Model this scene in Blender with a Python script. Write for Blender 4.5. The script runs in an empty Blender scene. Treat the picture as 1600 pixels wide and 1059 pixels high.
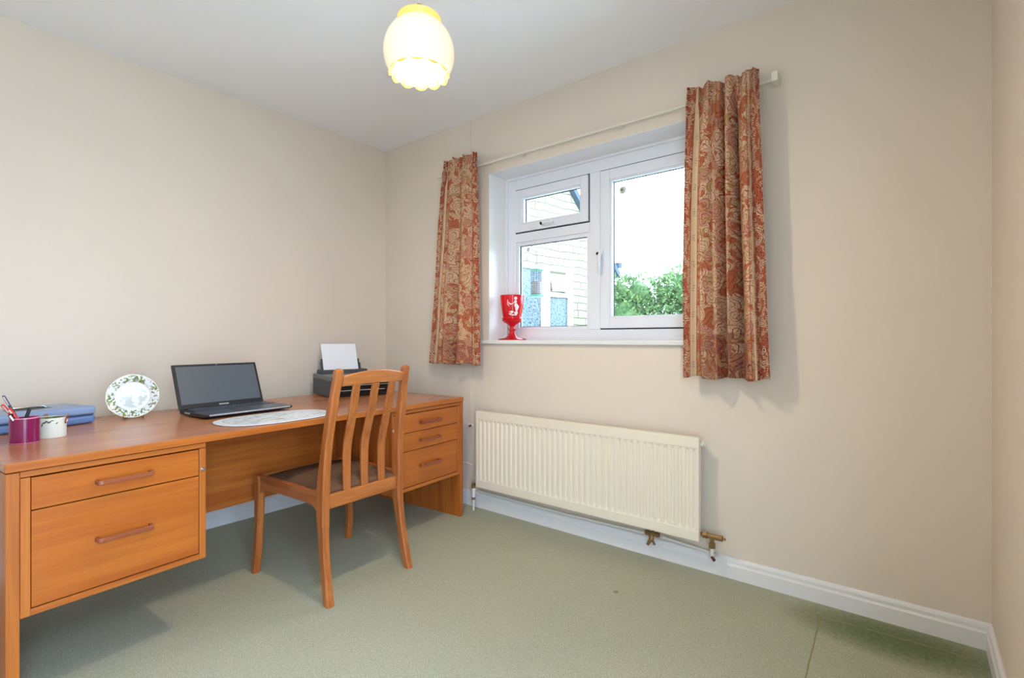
import bpy, bmesh, math, random
from mathutils import Vector, Matrix, noise
PI = math.pi
rnd = random.Random(7)
sc = bpy.context.scene
COL = sc.collection

# ---------------------------------------------------------------- camera
CX, CY, CZ = 3.0399, -2.32, 1.0417
cam_d = bpy.data.cameras.new('camera')
cam_d.sensor_width = 36.0
cam_d.lens = 787.0 / 1600.0 * 36.0
cam_d.clip_start = 0.02
cam = bpy.data.objects.new('camera', cam_d)
COL.objects.link(cam)
cam.location = (CX, CY, CZ)
cam.rotation_euler = (PI / 2, 0, math.radians(38.596))
sc.camera = cam

# ---------------------------------------------------------------- world, view, large lights
sc.view_settings.view_transform = 'Standard'
sc.view_settings.look = 'None'
sc.view_settings.gamma = 1.0
sc.view_settings.use_curve_mapping = False
sc.view_settings.exposure = 0.46

SKY = 11.5
w = bpy.data.worlds.new('overcast_sky')
sc.world = w
w.use_nodes = True
wn = w.node_tree
wn.nodes.clear()
wo = wn.nodes.new('ShaderNodeOutputWorld')
wb = wn.nodes.new('ShaderNodeBackground')
wt = wn.nodes.new('ShaderNodeTexCoord')
ws = wn.nodes.new('ShaderNodeSeparateXYZ')
wr = wn.nodes.new('ShaderNodeValToRGB')
wn.links.new(wt.outputs['Generated'], ws.inputs[0])
wn.links.new(ws.outputs['Z'], wr.inputs[0])
wr.color_ramp.elements[0].position = 0.0
wr.color_ramp.elements[0].color = (0.56, 0.76, 1.0, 1)
wr.color_ramp.elements[1].position = 0.9
wr.color_ramp.elements[1].color = (0.53, 0.74, 1.0, 1)
wn.links.new(wr.outputs[0], wb.inputs[0])
wb.inputs[1].default_value = SKY
wn.links.new(wb.outputs[0], wo.inputs[0])


def area(name, loc, rot, sx, sy, power, color, portal=False):
    l = bpy.data.lights.new(name, 'AREA')
    l.shape = 'RECTANGLE'
    l.size, l.size_y = sx, sy
    l.energy = power
    l.color = color
    o = bpy.data.objects.new(name, l)
    COL.objects.link(o)
    o.location = loc
    o.rotation_euler = rot
    if portal:
        l.cycles.is_portal = True
    return o


# portals only steer the sampling of the sky through the window and an added, unseen doorway
area('window_portal', (1.68, 0.30, 1.55), (-PI / 2, 0, 0), 1.36, 1.05, 1, (1, 1, 1), True)
area('added_doorway_portal', (3.30, -2.30, 1.03), (PI / 2, 0, PI / 2), 0.8, 2.06, 1, (1, 1, 1), True)

# the bulb of the ceiling lamp
LX, LY, LZ = 1.75, -1.20, 1.995
bl = bpy.data.lights.new('lamp_bulb_light', 'POINT')
bl.energy = 20
bl.color = (1.0, 0.86, 0.66)
bl.shadow_soft_size = 0.05
blo = bpy.data.objects.new('lamp_bulb_light', bl)
COL.objects.link(blo)
blo.location = (LX, LY, LZ - 0.062)


# ================================================================ material helpers
def lin(c):
    return tuple((x / 12.92 if x <= 0.04045 else ((x + 0.055) / 1.055) ** 2.4) for x in c)


def rgb(r, g, b):
    return lin((r / 255, g / 255, b / 255)) + (1,)


class NT:
    def __init__(s, name, rough=0.5, spec=0.5):
        s.m = bpy.data.materials.new(name)
        s.m.use_nodes = True
        s.t = s.m.node_tree
        s.p = s.t.nodes['Principled BSDF']
        s.p.inputs['Roughness'].default_value = rough
        s.p.inputs['Specular IOR Level'].default_value = spec

    def n(s, kind, **kw):
        nd = s.t.nodes.new('ShaderNode' + kind)
        for k, v in kw.items():
            if k.startswith('i_'):
                nd.inputs[k[2:].replace('_', ' ')].default_value = v
            else:
                setattr(nd, k, v)
        return nd

    def l(s, a, b):
        s.t.links.new(a, b)

    def math(s, op, a, b=None, c=None):
        nd = s.n('Math', operation=op)
        for i, v in enumerate((a, b, c)):
            if v is None:
                continue
            if isinstance(v, (int, float)):
                nd.inputs[i].default_value = v
            else:
                s.l(v, nd.inputs[i])
        return nd.outputs[0]

    def ramp(s, fac, stops, interp='LINEAR'):
        nd = s.n('ValToRGB')
        cr = nd.color_ramp
        cr.interpolation = interp
        while len(cr.elements) < len(stops):
            cr.elements.new(0.5)
        for e, (p, c) in zip(cr.elements, stops):
            e.position = p
            e.color = c
        s.l(fac, nd.inputs[0])
        return nd.outputs[0]

    def mix(s, fac, a, b):
        nd = s.n('Mix', data_type='RGBA')
        if isinstance(fac, (int, float)):
            nd.inputs[0].default_value = fac
        else:
            s.l(fac, nd.inputs[0])
        for i, v in ((6, a), (7, b)):
            if isinstance(v, tuple):
                nd.inputs[i].default_value = v
            else:
                s.l(v, nd.inputs[i])
        return nd.outputs[2]

    def coords(s, kind='Object', scale=(1, 1, 1), rot=(0, 0, 0)):
        tc = s.n('TexCoord')
        mp = s.n('Mapping')
        mp.inputs['Scale'].default_value = scale
        mp.inputs['Rotation'].default_value = rot
        s.l(tc.outputs[kind], mp.inputs[0])
        return mp.outputs[0]

    def noise(s, vec, scale, detail=2, rough=0.5):
        nd = s.n('TexNoise')
        nd.inputs['Scale'].default_value = scale
        nd.inputs['Detail'].default_value = detail
        nd.inputs['Roughness'].default_value = rough
        if vec is not None:
            s.l(vec, nd.inputs['Vector'])
        return nd.outputs[0]

    def bump(s, h, strength=0.3, dist=0.001):
        nd = s.n('Bump')
        nd.inputs['Strength'].default_value = strength
        nd.inputs['Distance'].default_value = dist
        s.l(h, nd.inputs['Height'])
        s.l(nd.outputs[0], s.p.inputs['Normal'])

    def base(s, c):
        if isinstance(c, tuple):
            s.p.inputs['Base Color'].default_value = c
        else:
            s.l(c, s.p.inputs['Base Color'])


def plain(name, c, rough=0.5, spec=0.5, metal=0.0, var=0.06, scale=12, **kw):
    t = NT(name, rough, spec)
    v = t.coords()
    nz = t.noise(v, scale, 3)
    d = tuple(x * (1 - var) for x in c[:3]) + (1,)
    t.base(t.mix(nz, d, c))
    t.p.inputs['Metallic'].default_value = metal
    for k, x in kw.items():
        t.p.inputs[k.replace('_', ' ')].default_value = x
    return t.m


def wall_paint(name, c):
    t = NT(name, 0.75, 0.25)
    v = t.coords()
    a = t.noise(v, 0.9, 2)
    d = tuple(x * 0.965 for x in c[:3]) + (1,)
    t.base(t.mix(a, d, c))
    t.bump(t.noise(v, 160, 3), 0.12, 0.0008)
    return t.m


def wood(name, c_lo, c_hi, axis='Y', rough=0.33, spec=0.45, fine=1.0, streak=1.0):
    t = NT(name, rough, spec)
    s1 = [46 * fine] * 3
    s2 = [9 * fine] * 3
    i = 'XYZ'.index(axis)
    s1[i] = 1.6 * fine
    s2[i] = 0.55 * fine
    a = t.noise(t.coords('Object', s1), 1.0, 5, 0.62)
    b = t.noise(t.coords('Object', s2), 1.0, 3, 0.5)
    s3 = [170 * fine] * 3
    s3[i] = 6
    p = t.noise(t.coords('Object', s3), 1.0, 2, 0.5)
    f = t.math('ADD', t.math('MULTIPLY', a, 0.55), t.math('MULTIPLY', b, 0.45))
    f = t.math('ADD', f, t.math('MULTIPLY', t.math('SUBTRACT', p, 0.5), 0.18))
    k = 0.13 / streak
    t.base(t.ramp(f, [(0.5 - k, c_lo), (0.5 + k, c_hi)]))
    t.bump(p, 0.06, 0.0004)
    return t.m


M = {}
M['wall'] = wall_paint('cream_wall_paint', rgb(233, 219, 204))
M['ceil'] = wall_paint('ceiling_paint', rgb(252, 250, 251))
M['gloss'] = plain('white_gloss_paint', rgb(238, 236, 236), 0.32, 0.5, var=0.03)
M['upvc'] = plain('white_upvc', rgb(236, 238, 246), 0.28, 0.5, var=0.02)
M['dark_gap'] = plain('black_gasket', rgb(40, 42, 46), 0.6, 0.3)
M['rad'] = plain('cream_radiator_enamel', rgb(246, 234, 214), 0.35, 0.45, var=0.03)
M['track'] = plain('cream_curtain_track', rgb(236, 230, 216), 0.4, 0.4, var=0.03)
WLO, WHI = rgb(160, 80, 26), rgb(196, 114, 46)
M['teakY'] = wood('teak_veneer_long', WLO, WHI, 'Y', 0.34)
M['teakTop'] = wood('teak_desk_top', rgb(170, 102, 62), rgb(192, 124, 80), 'Y', 0.26, 0.8)  # paler and pinker than the veneer: reflections put into the colour
M['teakZ'] = wood('teak_veneer_upright', WLO, WHI, 'Z', 0.36)
M['teakX'] = wood('teak_veneer_deep', WLO, WHI, 'X', 0.36)
M['handle'] = wood('teak_handle', rgb(118, 56, 34), rgb(160, 88, 58), 'Y', 0.25)
M['drawerY'] = wood('teak_drawer_front', rgb(170, 86, 26), rgb(192, 108, 38), 'Y', 0.34)
M['chairZ'] = wood('chair_teak_upright', rgb(150, 78, 32), rgb(192, 114, 58), 'Z', 0.32)
M['chairY'] = wood('chair_teak_cross', rgb(166, 92, 42), rgb(204, 128, 68), 'Y', 0.32)
M['chairX'] = wood('chair_teak_side', rgb(146, 78, 40), rgb(186, 112, 66), 'X', 0.32)
M['chrome'] = plain('chrome', rgb(215, 215, 218), 0.15, 0.5, 1.0)
M['brass'] = plain('aged_brass', rgb(164, 128, 84), 0.42, 0.5, 0.6, 0.35, 60)
M['copper'] = plain('copper_wire', rgb(184, 120, 84), 0.25, 0.5, 1.0)
M['plastic_dark'] = plain('dark_grey_plastic', rgb(72, 76, 82), 0.5, 0.4)
M['printer_top'] = plain('printer_top_grey', rgb(104, 108, 114), 0.35, 0.4)
M['black_gloss'] = plain('gloss_black_plastic', rgb(16, 17, 20), 0.12, 0.5)
M['black'] = plain('matt_black_plastic', rgb(26, 27, 30), 0.45, 0.4)
M['silver'] = plain('silver_plastic', rgb(190, 194, 202), 0.3, 0.5, 0.5)
M['laptop_base'] = plain('laptop_graphite', rgb(76, 82, 94), 0.3, 0.5, 0.2)
M['screen'] = plain('switched_off_screen', rgb(84, 90, 97), 0.35, 0.5, var=0.1, scale=5)
M['paper'] = plain('white_paper', rgb(244, 244, 250), 0.8, 0.2, var=0.01)
M['box_blue'] = plain('blue_painted_steel', rgb(136, 156, 192), 0.33, 0.5, 0.0, 0.06)
M['box_blue2'] = plain('blue_painted_steel_body', rgb(98, 124, 172), 0.33, 0.5, 0.0, 0.06)
M['maroon'] = plain('maroon_lacquer', rgb(128, 18, 74), 0.2, 0.5)
M['pale_tin'] = plain('pale_cream_tin', rgb(226, 226, 212), 0.35, 0.5, 0.0, 0.05)
M['tin_leaf'] = plain('painted_dark_leaf', rgb(96, 92, 76), 0.4, 0.4)
M['tin_in'] = plain('tin_inside', rgb(150, 140, 92), 0.3, 0.5, 0.6)
M['red'] = plain('red_plastic', rgb(206, 34, 30), 0.3, 0.5)
M['navy'] = plain('navy_plastic', rgb(36, 50, 84), 0.3, 0.5)
M['white'] = plain('white_plastic', rgb(240, 240, 240), 0.35, 0.5)
M['cork'] = plain('cork_backing', rgb(120, 76, 50), 0.8, 0.2, var=0.3, scale=80)
M['teal'] = plain('pale_green_plastic', rgb(54, 124, 100), 0.4, 0.4)
M['rubber'] = plain('translucent_pvc', rgb(214, 216, 214), 0.25, 0.5)
M['yellow_core'] = plain('tan_disc_centre', rgb(150, 130, 90), 0.4, 0.5)
M['gutter'] = plain('grey_roof_verge', rgb(62, 72, 82), 0.6, 0.3, var=0.15)
M['outside_frame'] = plain('painted_timber_frame', rgb(214, 206, 196), 0.5, 0.4)
M['cable'] = plain('white_cable', rgb(232, 230, 222), 0.5, 0.4)
M['enamel'] = plain('white_enamel_painting', rgb(246, 232, 232), 0.4, 0.4)
M['brownfit'] = plain('brown_lampholder', rgb(150, 116, 96), 0.5, 0.4)


def carpet():
    t = NT('green_wool_carpet', 0.95, 0.1)
    v = t.coords()
    fine = t.noise(v, 230, 4, 0.75)
    mid = t.noise(v, 60, 3, 0.6)
    big = t.noise(v, 1.6, 3, 0.5)
    c1 = t.mix(t.math('MULTIPLY', big, 1.0), rgb(160, 162, 142), rgb(194, 190, 166))
    c2 = t.ramp(fine, [(0.3, rgb(112, 118, 94)), (0.72, rgb(236, 234, 212))])
    c = t.mix(0.6, c1, c2)
    c = t.mix(t.ramp(mid, [(0.35, (0, 0, 0, 1)), (0.7, (0.35, 0.35, 0.35, 1))]), c, rgb(160, 162, 134))
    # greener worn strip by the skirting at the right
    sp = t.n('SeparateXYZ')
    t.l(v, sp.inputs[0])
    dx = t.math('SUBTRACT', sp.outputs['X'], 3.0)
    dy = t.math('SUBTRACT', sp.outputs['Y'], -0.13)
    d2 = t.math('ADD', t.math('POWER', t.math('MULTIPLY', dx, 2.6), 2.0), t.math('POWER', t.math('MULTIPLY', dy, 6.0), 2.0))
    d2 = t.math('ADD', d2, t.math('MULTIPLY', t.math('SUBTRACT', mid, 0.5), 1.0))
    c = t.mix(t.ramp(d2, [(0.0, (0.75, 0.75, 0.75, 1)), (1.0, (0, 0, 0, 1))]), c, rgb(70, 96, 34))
    # small old stain
    ex = t.math('SUBTRACT', sp.outputs['X'], 2.08)
    ey = t.math('SUBTRACT', sp.outputs['Y'], -0.43)
    d3 = t.math('ADD', t.math('POWER', ex, 2.0), t.math('POWER', ey, 2.0))
    c = t.mix(t.math('MULTIPLY', t.math('LESS_THAN', d3, 0.00012), 0.6), c, rgb(130, 120, 70))
    t.base(c)
    t.bump(t.math('ADD', t.math('MULTIPLY', fine, 0.8), mid), 0.7, 0.004)
    return t.m


M['carpet'] = carpet()


def seat_fabric():
    t = NT('brown_velour_seat', 0.95, 0.0)
    v = t.coords()
    a = t.noise(v, 14, 4, 0.6)
    b = t.noise(v, 240, 2, 0.6)
    c = t.mix(a, rgb(78, 54, 40), rgb(130, 98, 76))
    t.base(t.mix(t.math('MULTIPLY', b, 0.4), c, rgb(132, 96, 72)))
    t.bump(b, 0.4, 0.001)
    t.p.inputs['Sheen Weight'].default_value = 0.0
    return t.m


M['seat'] = seat_fabric()


def curtain_mat():
    t = NT('paisley_curtain_cotton', 0.8, 0.15)
    uv = t.n('UVMap')
    uv.uv_map = 'UVMap'
    sp = t.n('SeparateXYZ')
    t.l(uv.outputs[0], sp.inputs[0])
    U, V = sp.outputs['X'], sp.outputs['Y']      # metres on the cloth
    # warp for a hand drawn scroll look
    n1 = t.n('TexNoise', i_Scale=9.0, i_Detail=2.0)
    t.l(uv.outputs[0], n1.inputs['Vector'])
    wv = t.n('VectorMath', operation='MULTIPLY_ADD')
    t.l(n1.outputs['Color'], wv.inputs[0])
    wv.inputs[1].default_value = (0.09, 0.09, 0)
    t.l(uv.outputs[0], wv.inputs[2])
    vo = t.n('TexVoronoi', i_Scale=17.0)
    vo.voronoi_dimensions = '2D'
    t.l(wv.outputs[0], vo.inputs['Vector'])
    ring = t.math('FRACT', t.math('MULTIPLY', vo.outputs['Distance'], 4.2))
    cell = t.n('SeparateColor')
    t.l(vo.outputs['Color'], cell.inputs[0])
    vo2 = t.n('TexVoronoi', i_Scale=52.0)
    vo2.voronoi_dimensions = '2D'
    t.l(wv.outputs[0], vo2.inputs['Vector'])
    r2 = t.math('FRACT', t.math('MULTIPLY', vo2.outputs['Distance'], 2.6))
    cell2 = t.n('SeparateColor')
    t.l(vo2.outputs['Color'], cell2.inputs[0])
    big = t.noise(uv.outputs[0], 3.2, 2)
    CR, PK, OR, RD, DK, GD = (rgb(232, 200, 164), rgb(214, 160, 132), rgb(198, 110, 72), rgb(146, 56, 46), rgb(84, 30, 30), rgb(206, 170, 118))
    ground = t.ramp(cell.outputs[0], [(0.0, CR), (0.36, PK), (0.66, CR), (0.93, OR)], 'CONSTANT')
    ground = t.mix(t.math('GREATER_THAN', cell2.outputs[0], 0.74), ground, t.mix(t.math('GREATER_THAN', cell2.outputs[1], 0.5), OR, GD))
    line1 = t.math('LESS_THAN', ring, 0.15)
    line2 = t.math('LESS_THAN', r2, 0.2)
    c = t.mix(line2, ground, rgb(176, 92, 70))
    c = t.mix(line1, c, RD)
    c = t.mix(t.math('LESS_THAN', ring, 0.05), c, DK)
    # lower border: redder, larger motifs
    lowm = t.math('LESS_THAN', t.math('ADD', V, t.math('MULTIPLY', t.math('SUBTRACT', cell.outputs[1], 0.5), 0.09)), 0.15)
    c_low = t.mix(line1, t.mix(t.math('GREATER_THAN', cell2.outputs[0], 0.6), RD, t.mix(t.math('GREATER_THAN', cell2.outputs[2], 0.5), OR, GD)), DK)
    c = t.mix(t.math('MULTIPLY', lowm, 0.6), c, c_low)
    # vertical stripes near both edges (metres of cloth from each edge)
    att = t.n('Attribute')
    att.attribute_name = 'edge'
    E = att.outputs['Fac']
    at2 = t.n('Attribute')
    at2.attribute_name = 'side'
    SD = at2.outputs['Fac']
    band = t.mix(t.math('LESS_THAN', r2, 0.5), t.mix(t.math('GREATER_THAN', cell2.outputs[1], 0.45), OR, CR), t.mix(line1, RD, DK))
    c = t.mix(t.math('LESS_THAN', E, 0.062), c, band)
    hw = t.math('ADD', 0.006, t.math('MULTIPLY', t.math('LESS_THAN', SD, 0.5), 0.010))
    stripe = t.math('COMPARE', E, 0.082, hw)
    vd = t.n('TexVoronoi', i_Scale=95.0)
    vd.voronoi_dimensions = '2D'
    vd.inputs['Randomness'].default_value = 0.25
    t.l(uv.outputs[0], vd.inputs['Vector'])
    vf = t.math('FRACT', t.math('MULTIPLY', V, 9.0))
    dots = t.math('MULTIPLY', t.math('LESS_THAN', t.math('ABSOLUTE', t.math('SUBTRACT', vf, 0.5)), 0.15), t.math('LESS_THAN', vd.outputs['Distance'], 0.26))
    dots = t.math('MULTIPLY', dots, t.math('COMPARE', E, 0.082, 0.0095))
    c = t.mix(stripe, c, t.mix(t.math('MULTIPLY', dots, 0.8), rgb(230, 202, 164), rgb(70, 66, 62)))
    for e0 in (0.0635, 0.101):
        c = t.mix(t.math('COMPARE', E, e0, 0.0018), c, RD)
    c = t.mix(t.math('MULTIPLY', big, 0.18), c, PK)
    t.base(c)
    t.bump(t.noise(uv.outputs[0], 500, 2), 0.2, 0.0006)
    # thin cotton lets some window light through
    tr = t.n('BsdfTranslucent')
    t.l(c, tr.inputs[0])
    mx = t.n('MixShader')
    mx.inputs[0].default_value = 0.22
    out = t.t.nodes['Material Output']
    t.l(t.p.outputs[0], mx.inputs[1])
    t.l(tr.outputs[0], mx.inputs[2])
    t.l(mx.outputs[0], out.inputs[0])
    return t.m


M['curtain'] = curtain_mat()


def lamp_mat(name, c, e, strength):
    t = NT(name, 0.2, 0.5)
    t.base(c)
    t.p.inputs['Emission Color'].default_value = e
    t.p.inputs['Emission Strength'].default_value = strength
    return t.m


M['lamp_glass'] = lamp_mat('lit_opal_glass', rgb(250, 240, 215), rgb(255, 232, 186), 0.27)
M['lamp_amber'] = lamp_mat('lit_amber_glass', rgb(240, 200, 120), rgb(255, 196, 84), 0.5)
M['lamp_rim'] = lamp_mat('lit_amber_rim', (1.0, 0.62, 0.035, 1), rgb(250, 180, 70), 0.22)


def glass_mat():
    t = NT('window_glass')
    out = t.t.nodes['Material Output']
    tr = t.n('BsdfTransparent')
    tr.inputs[0].default_value = (0.97, 0.985, 0.98, 1)
    gl = t.n('BsdfGlossy')
    gl.inputs['Roughness'].default_value = 0.02
    fr = t.n('Fresnel')
    fr.inputs['IOR'].default_value = 1.35
    mx = t.n('MixShader')
    t.l(fr.outputs[0], mx.inputs[0])
    t.l(tr.outputs[0], mx.inputs[1])
    t.l(gl.outputs[0], mx.inputs[2])
    t.l(mx.outputs[0], out.inputs[0])
    return t.m


M['glass'] = glass_mat()


def red_glass():
    t = NT('ruby_red_glass', 0.08, 0.6)
    t.base(rgb(226, 40, 48))
    tr = t.n('BsdfTranslucent')
    tr.inputs[0].default_value = rgb(250, 60, 70)
    mx = t.n('MixShader')
    mx.inputs[0].default_value = 0.35
    out = t.t.nodes['Material Output']
    t.l(t.p.outputs[0], mx.inputs[1])
    t.l(tr.outputs[0], mx.inputs[2])
    t.l(mx.outputs[0], out.inputs[0])
    return t.m


M['ruby'] = red_glass()


def stone():
    t = NT('pale_limestone_blocks', 0.9, 0.1)
    v = t.coords('Object')
    sp = t.n('SeparateXYZ')
    t.l(v, sp.inputs[0])
    cb = t.n('CombineXYZ')
    wob = t.noise(v, 2.2, 2)
    t.l(t.math('ADD', sp.outputs['X'], t.math('MULTIPLY', wob, 0.12)), cb.inputs[0])
    t.l(t.math('ADD', sp.outputs['Z'], t.math('MULTIPLY', wob, 0.10)), cb.inputs[1])
    br = t.n('TexBrick', offset=0.4, squash=0.7, squash_frequency=3)
    br.inputs['Scale'].default_value = 1.0
    br.inputs['Brick Width'].default_value = 0.42
    br.inputs['Row Height'].default_value = 0.155
    br.inputs['Mortar Size'].default_value = 0.011
    br.inputs['Mortar Smooth'].default_value = 0.6
    br.inputs['Color1'].default_value = rgb(146, 138, 114)
    br.inputs['Color2'].default_value = rgb(134, 124, 100)
    br.inputs['Mortar'].default_value = rgb(40, 36, 30)
    t.l(cb.outputs[0], br.inputs['Vector'])
    nz = t.noise(v, 7, 4, 0.6)
    t.base(t.mix(t.math('MULTIPLY', nz, 0.5), br.outputs['Color'], rgb(152, 144, 120)))
    t.bump(t.math('SUBTRACT', nz, br.outputs['Fac']), 0.5, 0.02)
    return t.m


M['stone'] = stone()


def frosted():
    t = NT('frosted_patterned_glass', 0.3, 0.5)
    v = t.coords()
    a = t.noise(v, 26, 3, 0.6)
    t.base(t.mix(t.ramp(a, [(0.35, (0, 0, 0, 1)), (0.62, (1, 1, 1, 1))]), rgb(30, 44, 50), rgb(104, 116, 122)))
    t.bump(a, 0.6, 0.01)
    return t.m


M['frosted'] = frosted()


def leaf_mat(name, a, b):
    t = NT(name, 0.55, 0.3)
    gi = t.noise(t.coords(), 5, 3, 0.6)
    c = t.ramp(gi, [(0.35, a), (0.65, b)])
    t.base(c)
    tr = t.n('BsdfTranslucent')
    t.l(c, tr.inputs[0])
    mx = t.n('MixShader')
    mx.inputs[0].default_value = 0.35
    out = t.t.nodes['Material Output']
    t.l(t.p.outputs[0], mx.inputs[1])
    t.l(tr.outputs[0], mx.inputs[2])
    t.l(mx.outputs[0], out.inputs[0])
    return t.m


M['leaf'] = leaf_mat('hedge_leaves', rgb(58, 88, 44), rgb(124, 146, 92))
M['bark'] = plain('brown_bark', rgb(92, 76, 58), 0.9, 0.1)
M['lawn'] = plain('lawn_grass', rgb(110, 132, 84), 0.95, 0.1, var=0.4, scale=6)


def plate_mat():
    t = NT('flower_printed_china', 0.12, 0.6)
    v = t.coords()
    sp = t.n('SeparateXYZ')
    t.l(v, sp.inputs[0])
    r = t.math('SQRT', t.math('ADD', t.math('POWER', sp.outputs['X'], 2.0), t.math('POWER', sp.outputs['Y'], 2.0)))
    rim = t.math('MULTIPLY', t.math('GREATER_THAN', r, 0.062), t.math('LESS_THAN', r, 0.090))
    mid = t.math('LESS_THAN', r, 0.05)
    n1 = t.noise(v, 120, 4, 0.65)
    n2 = t.noise(v, 30, 2, 0.5)
    n3 = t.noise(v, 150, 2, 0.5)
    W = rgb(236, 238, 240)
    flo = t.ramp(n3, [(0.38, rgb(96, 130, 70)), (0.5, rgb(150, 160, 70)), (0.58, rgb(126, 84, 120)), (0.66, rgb(110, 90, 50))], 'CONSTANT')
    m1 = t.math('MULTIPLY', rim, t.math('GREATER_THAN', t.math('ADD', n1, t.math('MULTIPLY', n2, 0.6)), 0.84))
    c = t.mix(m1, W, flo)
    m2 = t.math('MULTIPLY', mid, t.math('GREATER_THAN', n2, 0.54))
    c = t.mix(t.math('MULTIPLY', m2, 0.45), c, t.mix(n1, rgb(130, 160, 120), rgb(170, 180, 200)))
    gold = t.math('GREATER_THAN', r, 0.0925)
    c = t.mix(gold, c, rgb(190, 160, 100))
    t.base(c)
    return t.m


M['plate'] = plate_mat()


def mat_mat():
    t = NT('landscape_printed_placemat', 0.25, 0.5)
    v = t.coords()
    sp = t.n('SeparateXYZ')
    t.l(v, sp.inputs[0])
    ex = t.math('POWER', t.math('ABSOLUTE', t.math('DIVIDE', sp.outputs['X'], 0.15)), 2.6)
    ey = t.math('POWER', t.math('ABSOLUTE', t.math('DIVIDE', sp.outputs['Y'], 0.245)), 2.6)
    r = t.math('ADD', ex, ey)
    inner = t.math('LESS_THAN', r, 0.6)
    n1 = t.noise(t.coords('Object', (22, 9, 1)), 1, 4, 0.6)
    n2 = t.noise(t.coords('Object', (60, 28, 1)), 1, 3, 0.6)
    c = t.ramp(n1, [(0.36, rgb(196, 212, 214)), (0.46, rgb(232, 236, 242)), (0.56, rgb(232, 236, 242)), (0.62, rgb(170, 190, 168))])
    c = t.mix(t.math('GREATER_THAN', n2, 0.6), c, rgb(150, 160, 160))
    W = rgb(236, 240, 246)
    c = t.mix(inner, W, c)
    c = t.mix(t.math('COMPARE', r, 0.64, 0.02), c, rgb(176, 190, 196))
    t.base(c)
    return t.m


M['placemat'] = mat_mat()


# ================================================================ mesh helpers
class MB:
    def __init__(s):
        s.b = bmesh.new()

    def box(s, x0, x1, y0, y1, z0, z1, mat=None):
        vs = [s.b.verts.new((x, y, z)) for x in (x0, x1) for y in (y0, y1) for z in (z0, z1)]
        for f in ((0, 1, 3, 2), (4, 6, 7, 5), (0, 4, 5, 1), (2, 3, 7, 6), (0, 2, 6, 4), (1, 5, 7, 3)):
            s.b.faces.new([vs[i] for i in f])
        if mat is not None:
            for v in vs:
                v.co = mat @ v.co
        return s

    def rings(s, rings, cap=True, closed=False):
        R = [[s.b.verts.new(p) for p in r] for r in rings]
        n = len(R[0])
        m = len(R)
        for i in range(m if closed else m - 1):
            a, b = R[i], R[(i + 1) % m]
            for j in range(n):
                s.b.faces.new((a[j], a[(j + 1) % n], b[(j + 1) % n], b[j]))
        if cap and not closed:
            s.b.faces.new(R[0][::-1])
            s.b.faces.new(R[-1])
        return s

    def tube(s, pts, r, seg=12, cap=True):
        pts = [Vector(p) for p in pts]
        if not isinstance(r, (list, tuple)):
            r = [r] * len(pts)
        rings = []
        up = None
        for i, p in enumerate(pts):
            d = (pts[min(i + 1, len(pts) - 1)] - pts[max(i - 1, 0)]).normalized()
            if up is None:
                up = d.orthogonal().normalized()
            up = (up - d * up.dot(d)).normalized()
            sd = d.cross(up)
            rings.append([p + (up * math.cos(a) + sd * math.sin(a)) * r[i] for a in [2 * PI * k / seg for k in range(seg)]])
        return s.rings(rings, cap)

    def lathe(s, prof, seg=32, c=(0, 0, 0), cap=False, mat=None):
        # prof: list of (r, z)
        rings = []
        for (r, z) in prof:
            rings.append([Vector((c[0] + r * math.cos(2 * PI * k / seg), c[1] + r * math.sin(2 * PI * k / seg), c[2] + z)) for k in range(seg)])
        if mat is not None:
            rings = [[mat @ p for p in q] for q in rings]
        return s.rings(rings, cap)

    def prism(s, poly, a0, a1, axis='Z'):
        def P(u, v, a):
            return {'Z': (u, v, a), 'Y': (u, a, v), 'X': (a, u, v)}[axis]
        A = [s.b.verts.new(P(u, v, a0)) for u, v in poly]
        B = [s.b.verts.new(P(u, v, a1)) for u, v in poly]
        n = len(poly)
        for i in range(n):
            s.b.faces.new((A[i], A[(i + 1) % n], B[(i + 1) % n], B[i]))
        s.b.faces.new(A[::-1])
        s.b.faces.new(B)
        return s

    def build(s, name, mat, parent=None, bevel=0.0, smooth=False, seg=2, loc=None, rot=None):
        bmesh.ops.recalc_face_normals(s.b, faces=s.b.faces)
        me = bpy.data.meshes.new(name)
        s.b.to_mesh(me)
        s.b.free()
        o = bpy.data.objects.new(name, me)
        COL.objects.link(o)
        me.materials.append(mat)
        if smooth:
            for p in me.polygons:
                p.use_smooth = True
            if hasattr(me, 'set_sharp_from_angle'):
                me.set_sharp_from_angle(angle=math.radians(40))
        if bevel:
            bv = o.modifiers.new('bevel', 'BEVEL')
            bv.width = bevel
            bv.segments = seg
            bv.limit_method = 'ANGLE'
            bv.angle_limit = math.radians(35)
        if parent is not None:
            o.parent = parent
        if loc is not None:
            o.location = loc
        if rot is not None:
            o.rotation_euler = rot
        return o


def tag(o, label, cat, group=None, kind=None):
    o['label'] = label
    o['category'] = cat
    if group:
        o['group'] = group
    if kind:
        o['kind'] = kind
    return o


def thing(name, label, cat, loc=(0, 0, 0), rotz=0.0, group=None):
    o = bpy.data.objects.new(name, None)
    o.empty_display_size = 0.1
    COL.objects.link(o)
    o.location = loc
    o.rotation_euler = (0, 0, rotz)
    return tag(o, label, cat, group)


def structure(o):
    o['kind'] = 'structure'
    return o


def bx(name, mat, x0, x1, y0, y1, z0, z1, parent=None, bevel=0.0, **kw):
    return MB().box(x0, x1, y0, y1, z0, z1).build(name, mat, parent, bevel, **kw)


# ================================================================ room shell
RX, RB, RH = 3.244, -3.10, 2.42       # right wall, back wall, ceiling height
OX0, OX1, OZ0, OZ1 = 1.008, 2.345, 1.035, 2.052   # window opening
WT = 0.30                              # outer wall thickness

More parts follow.
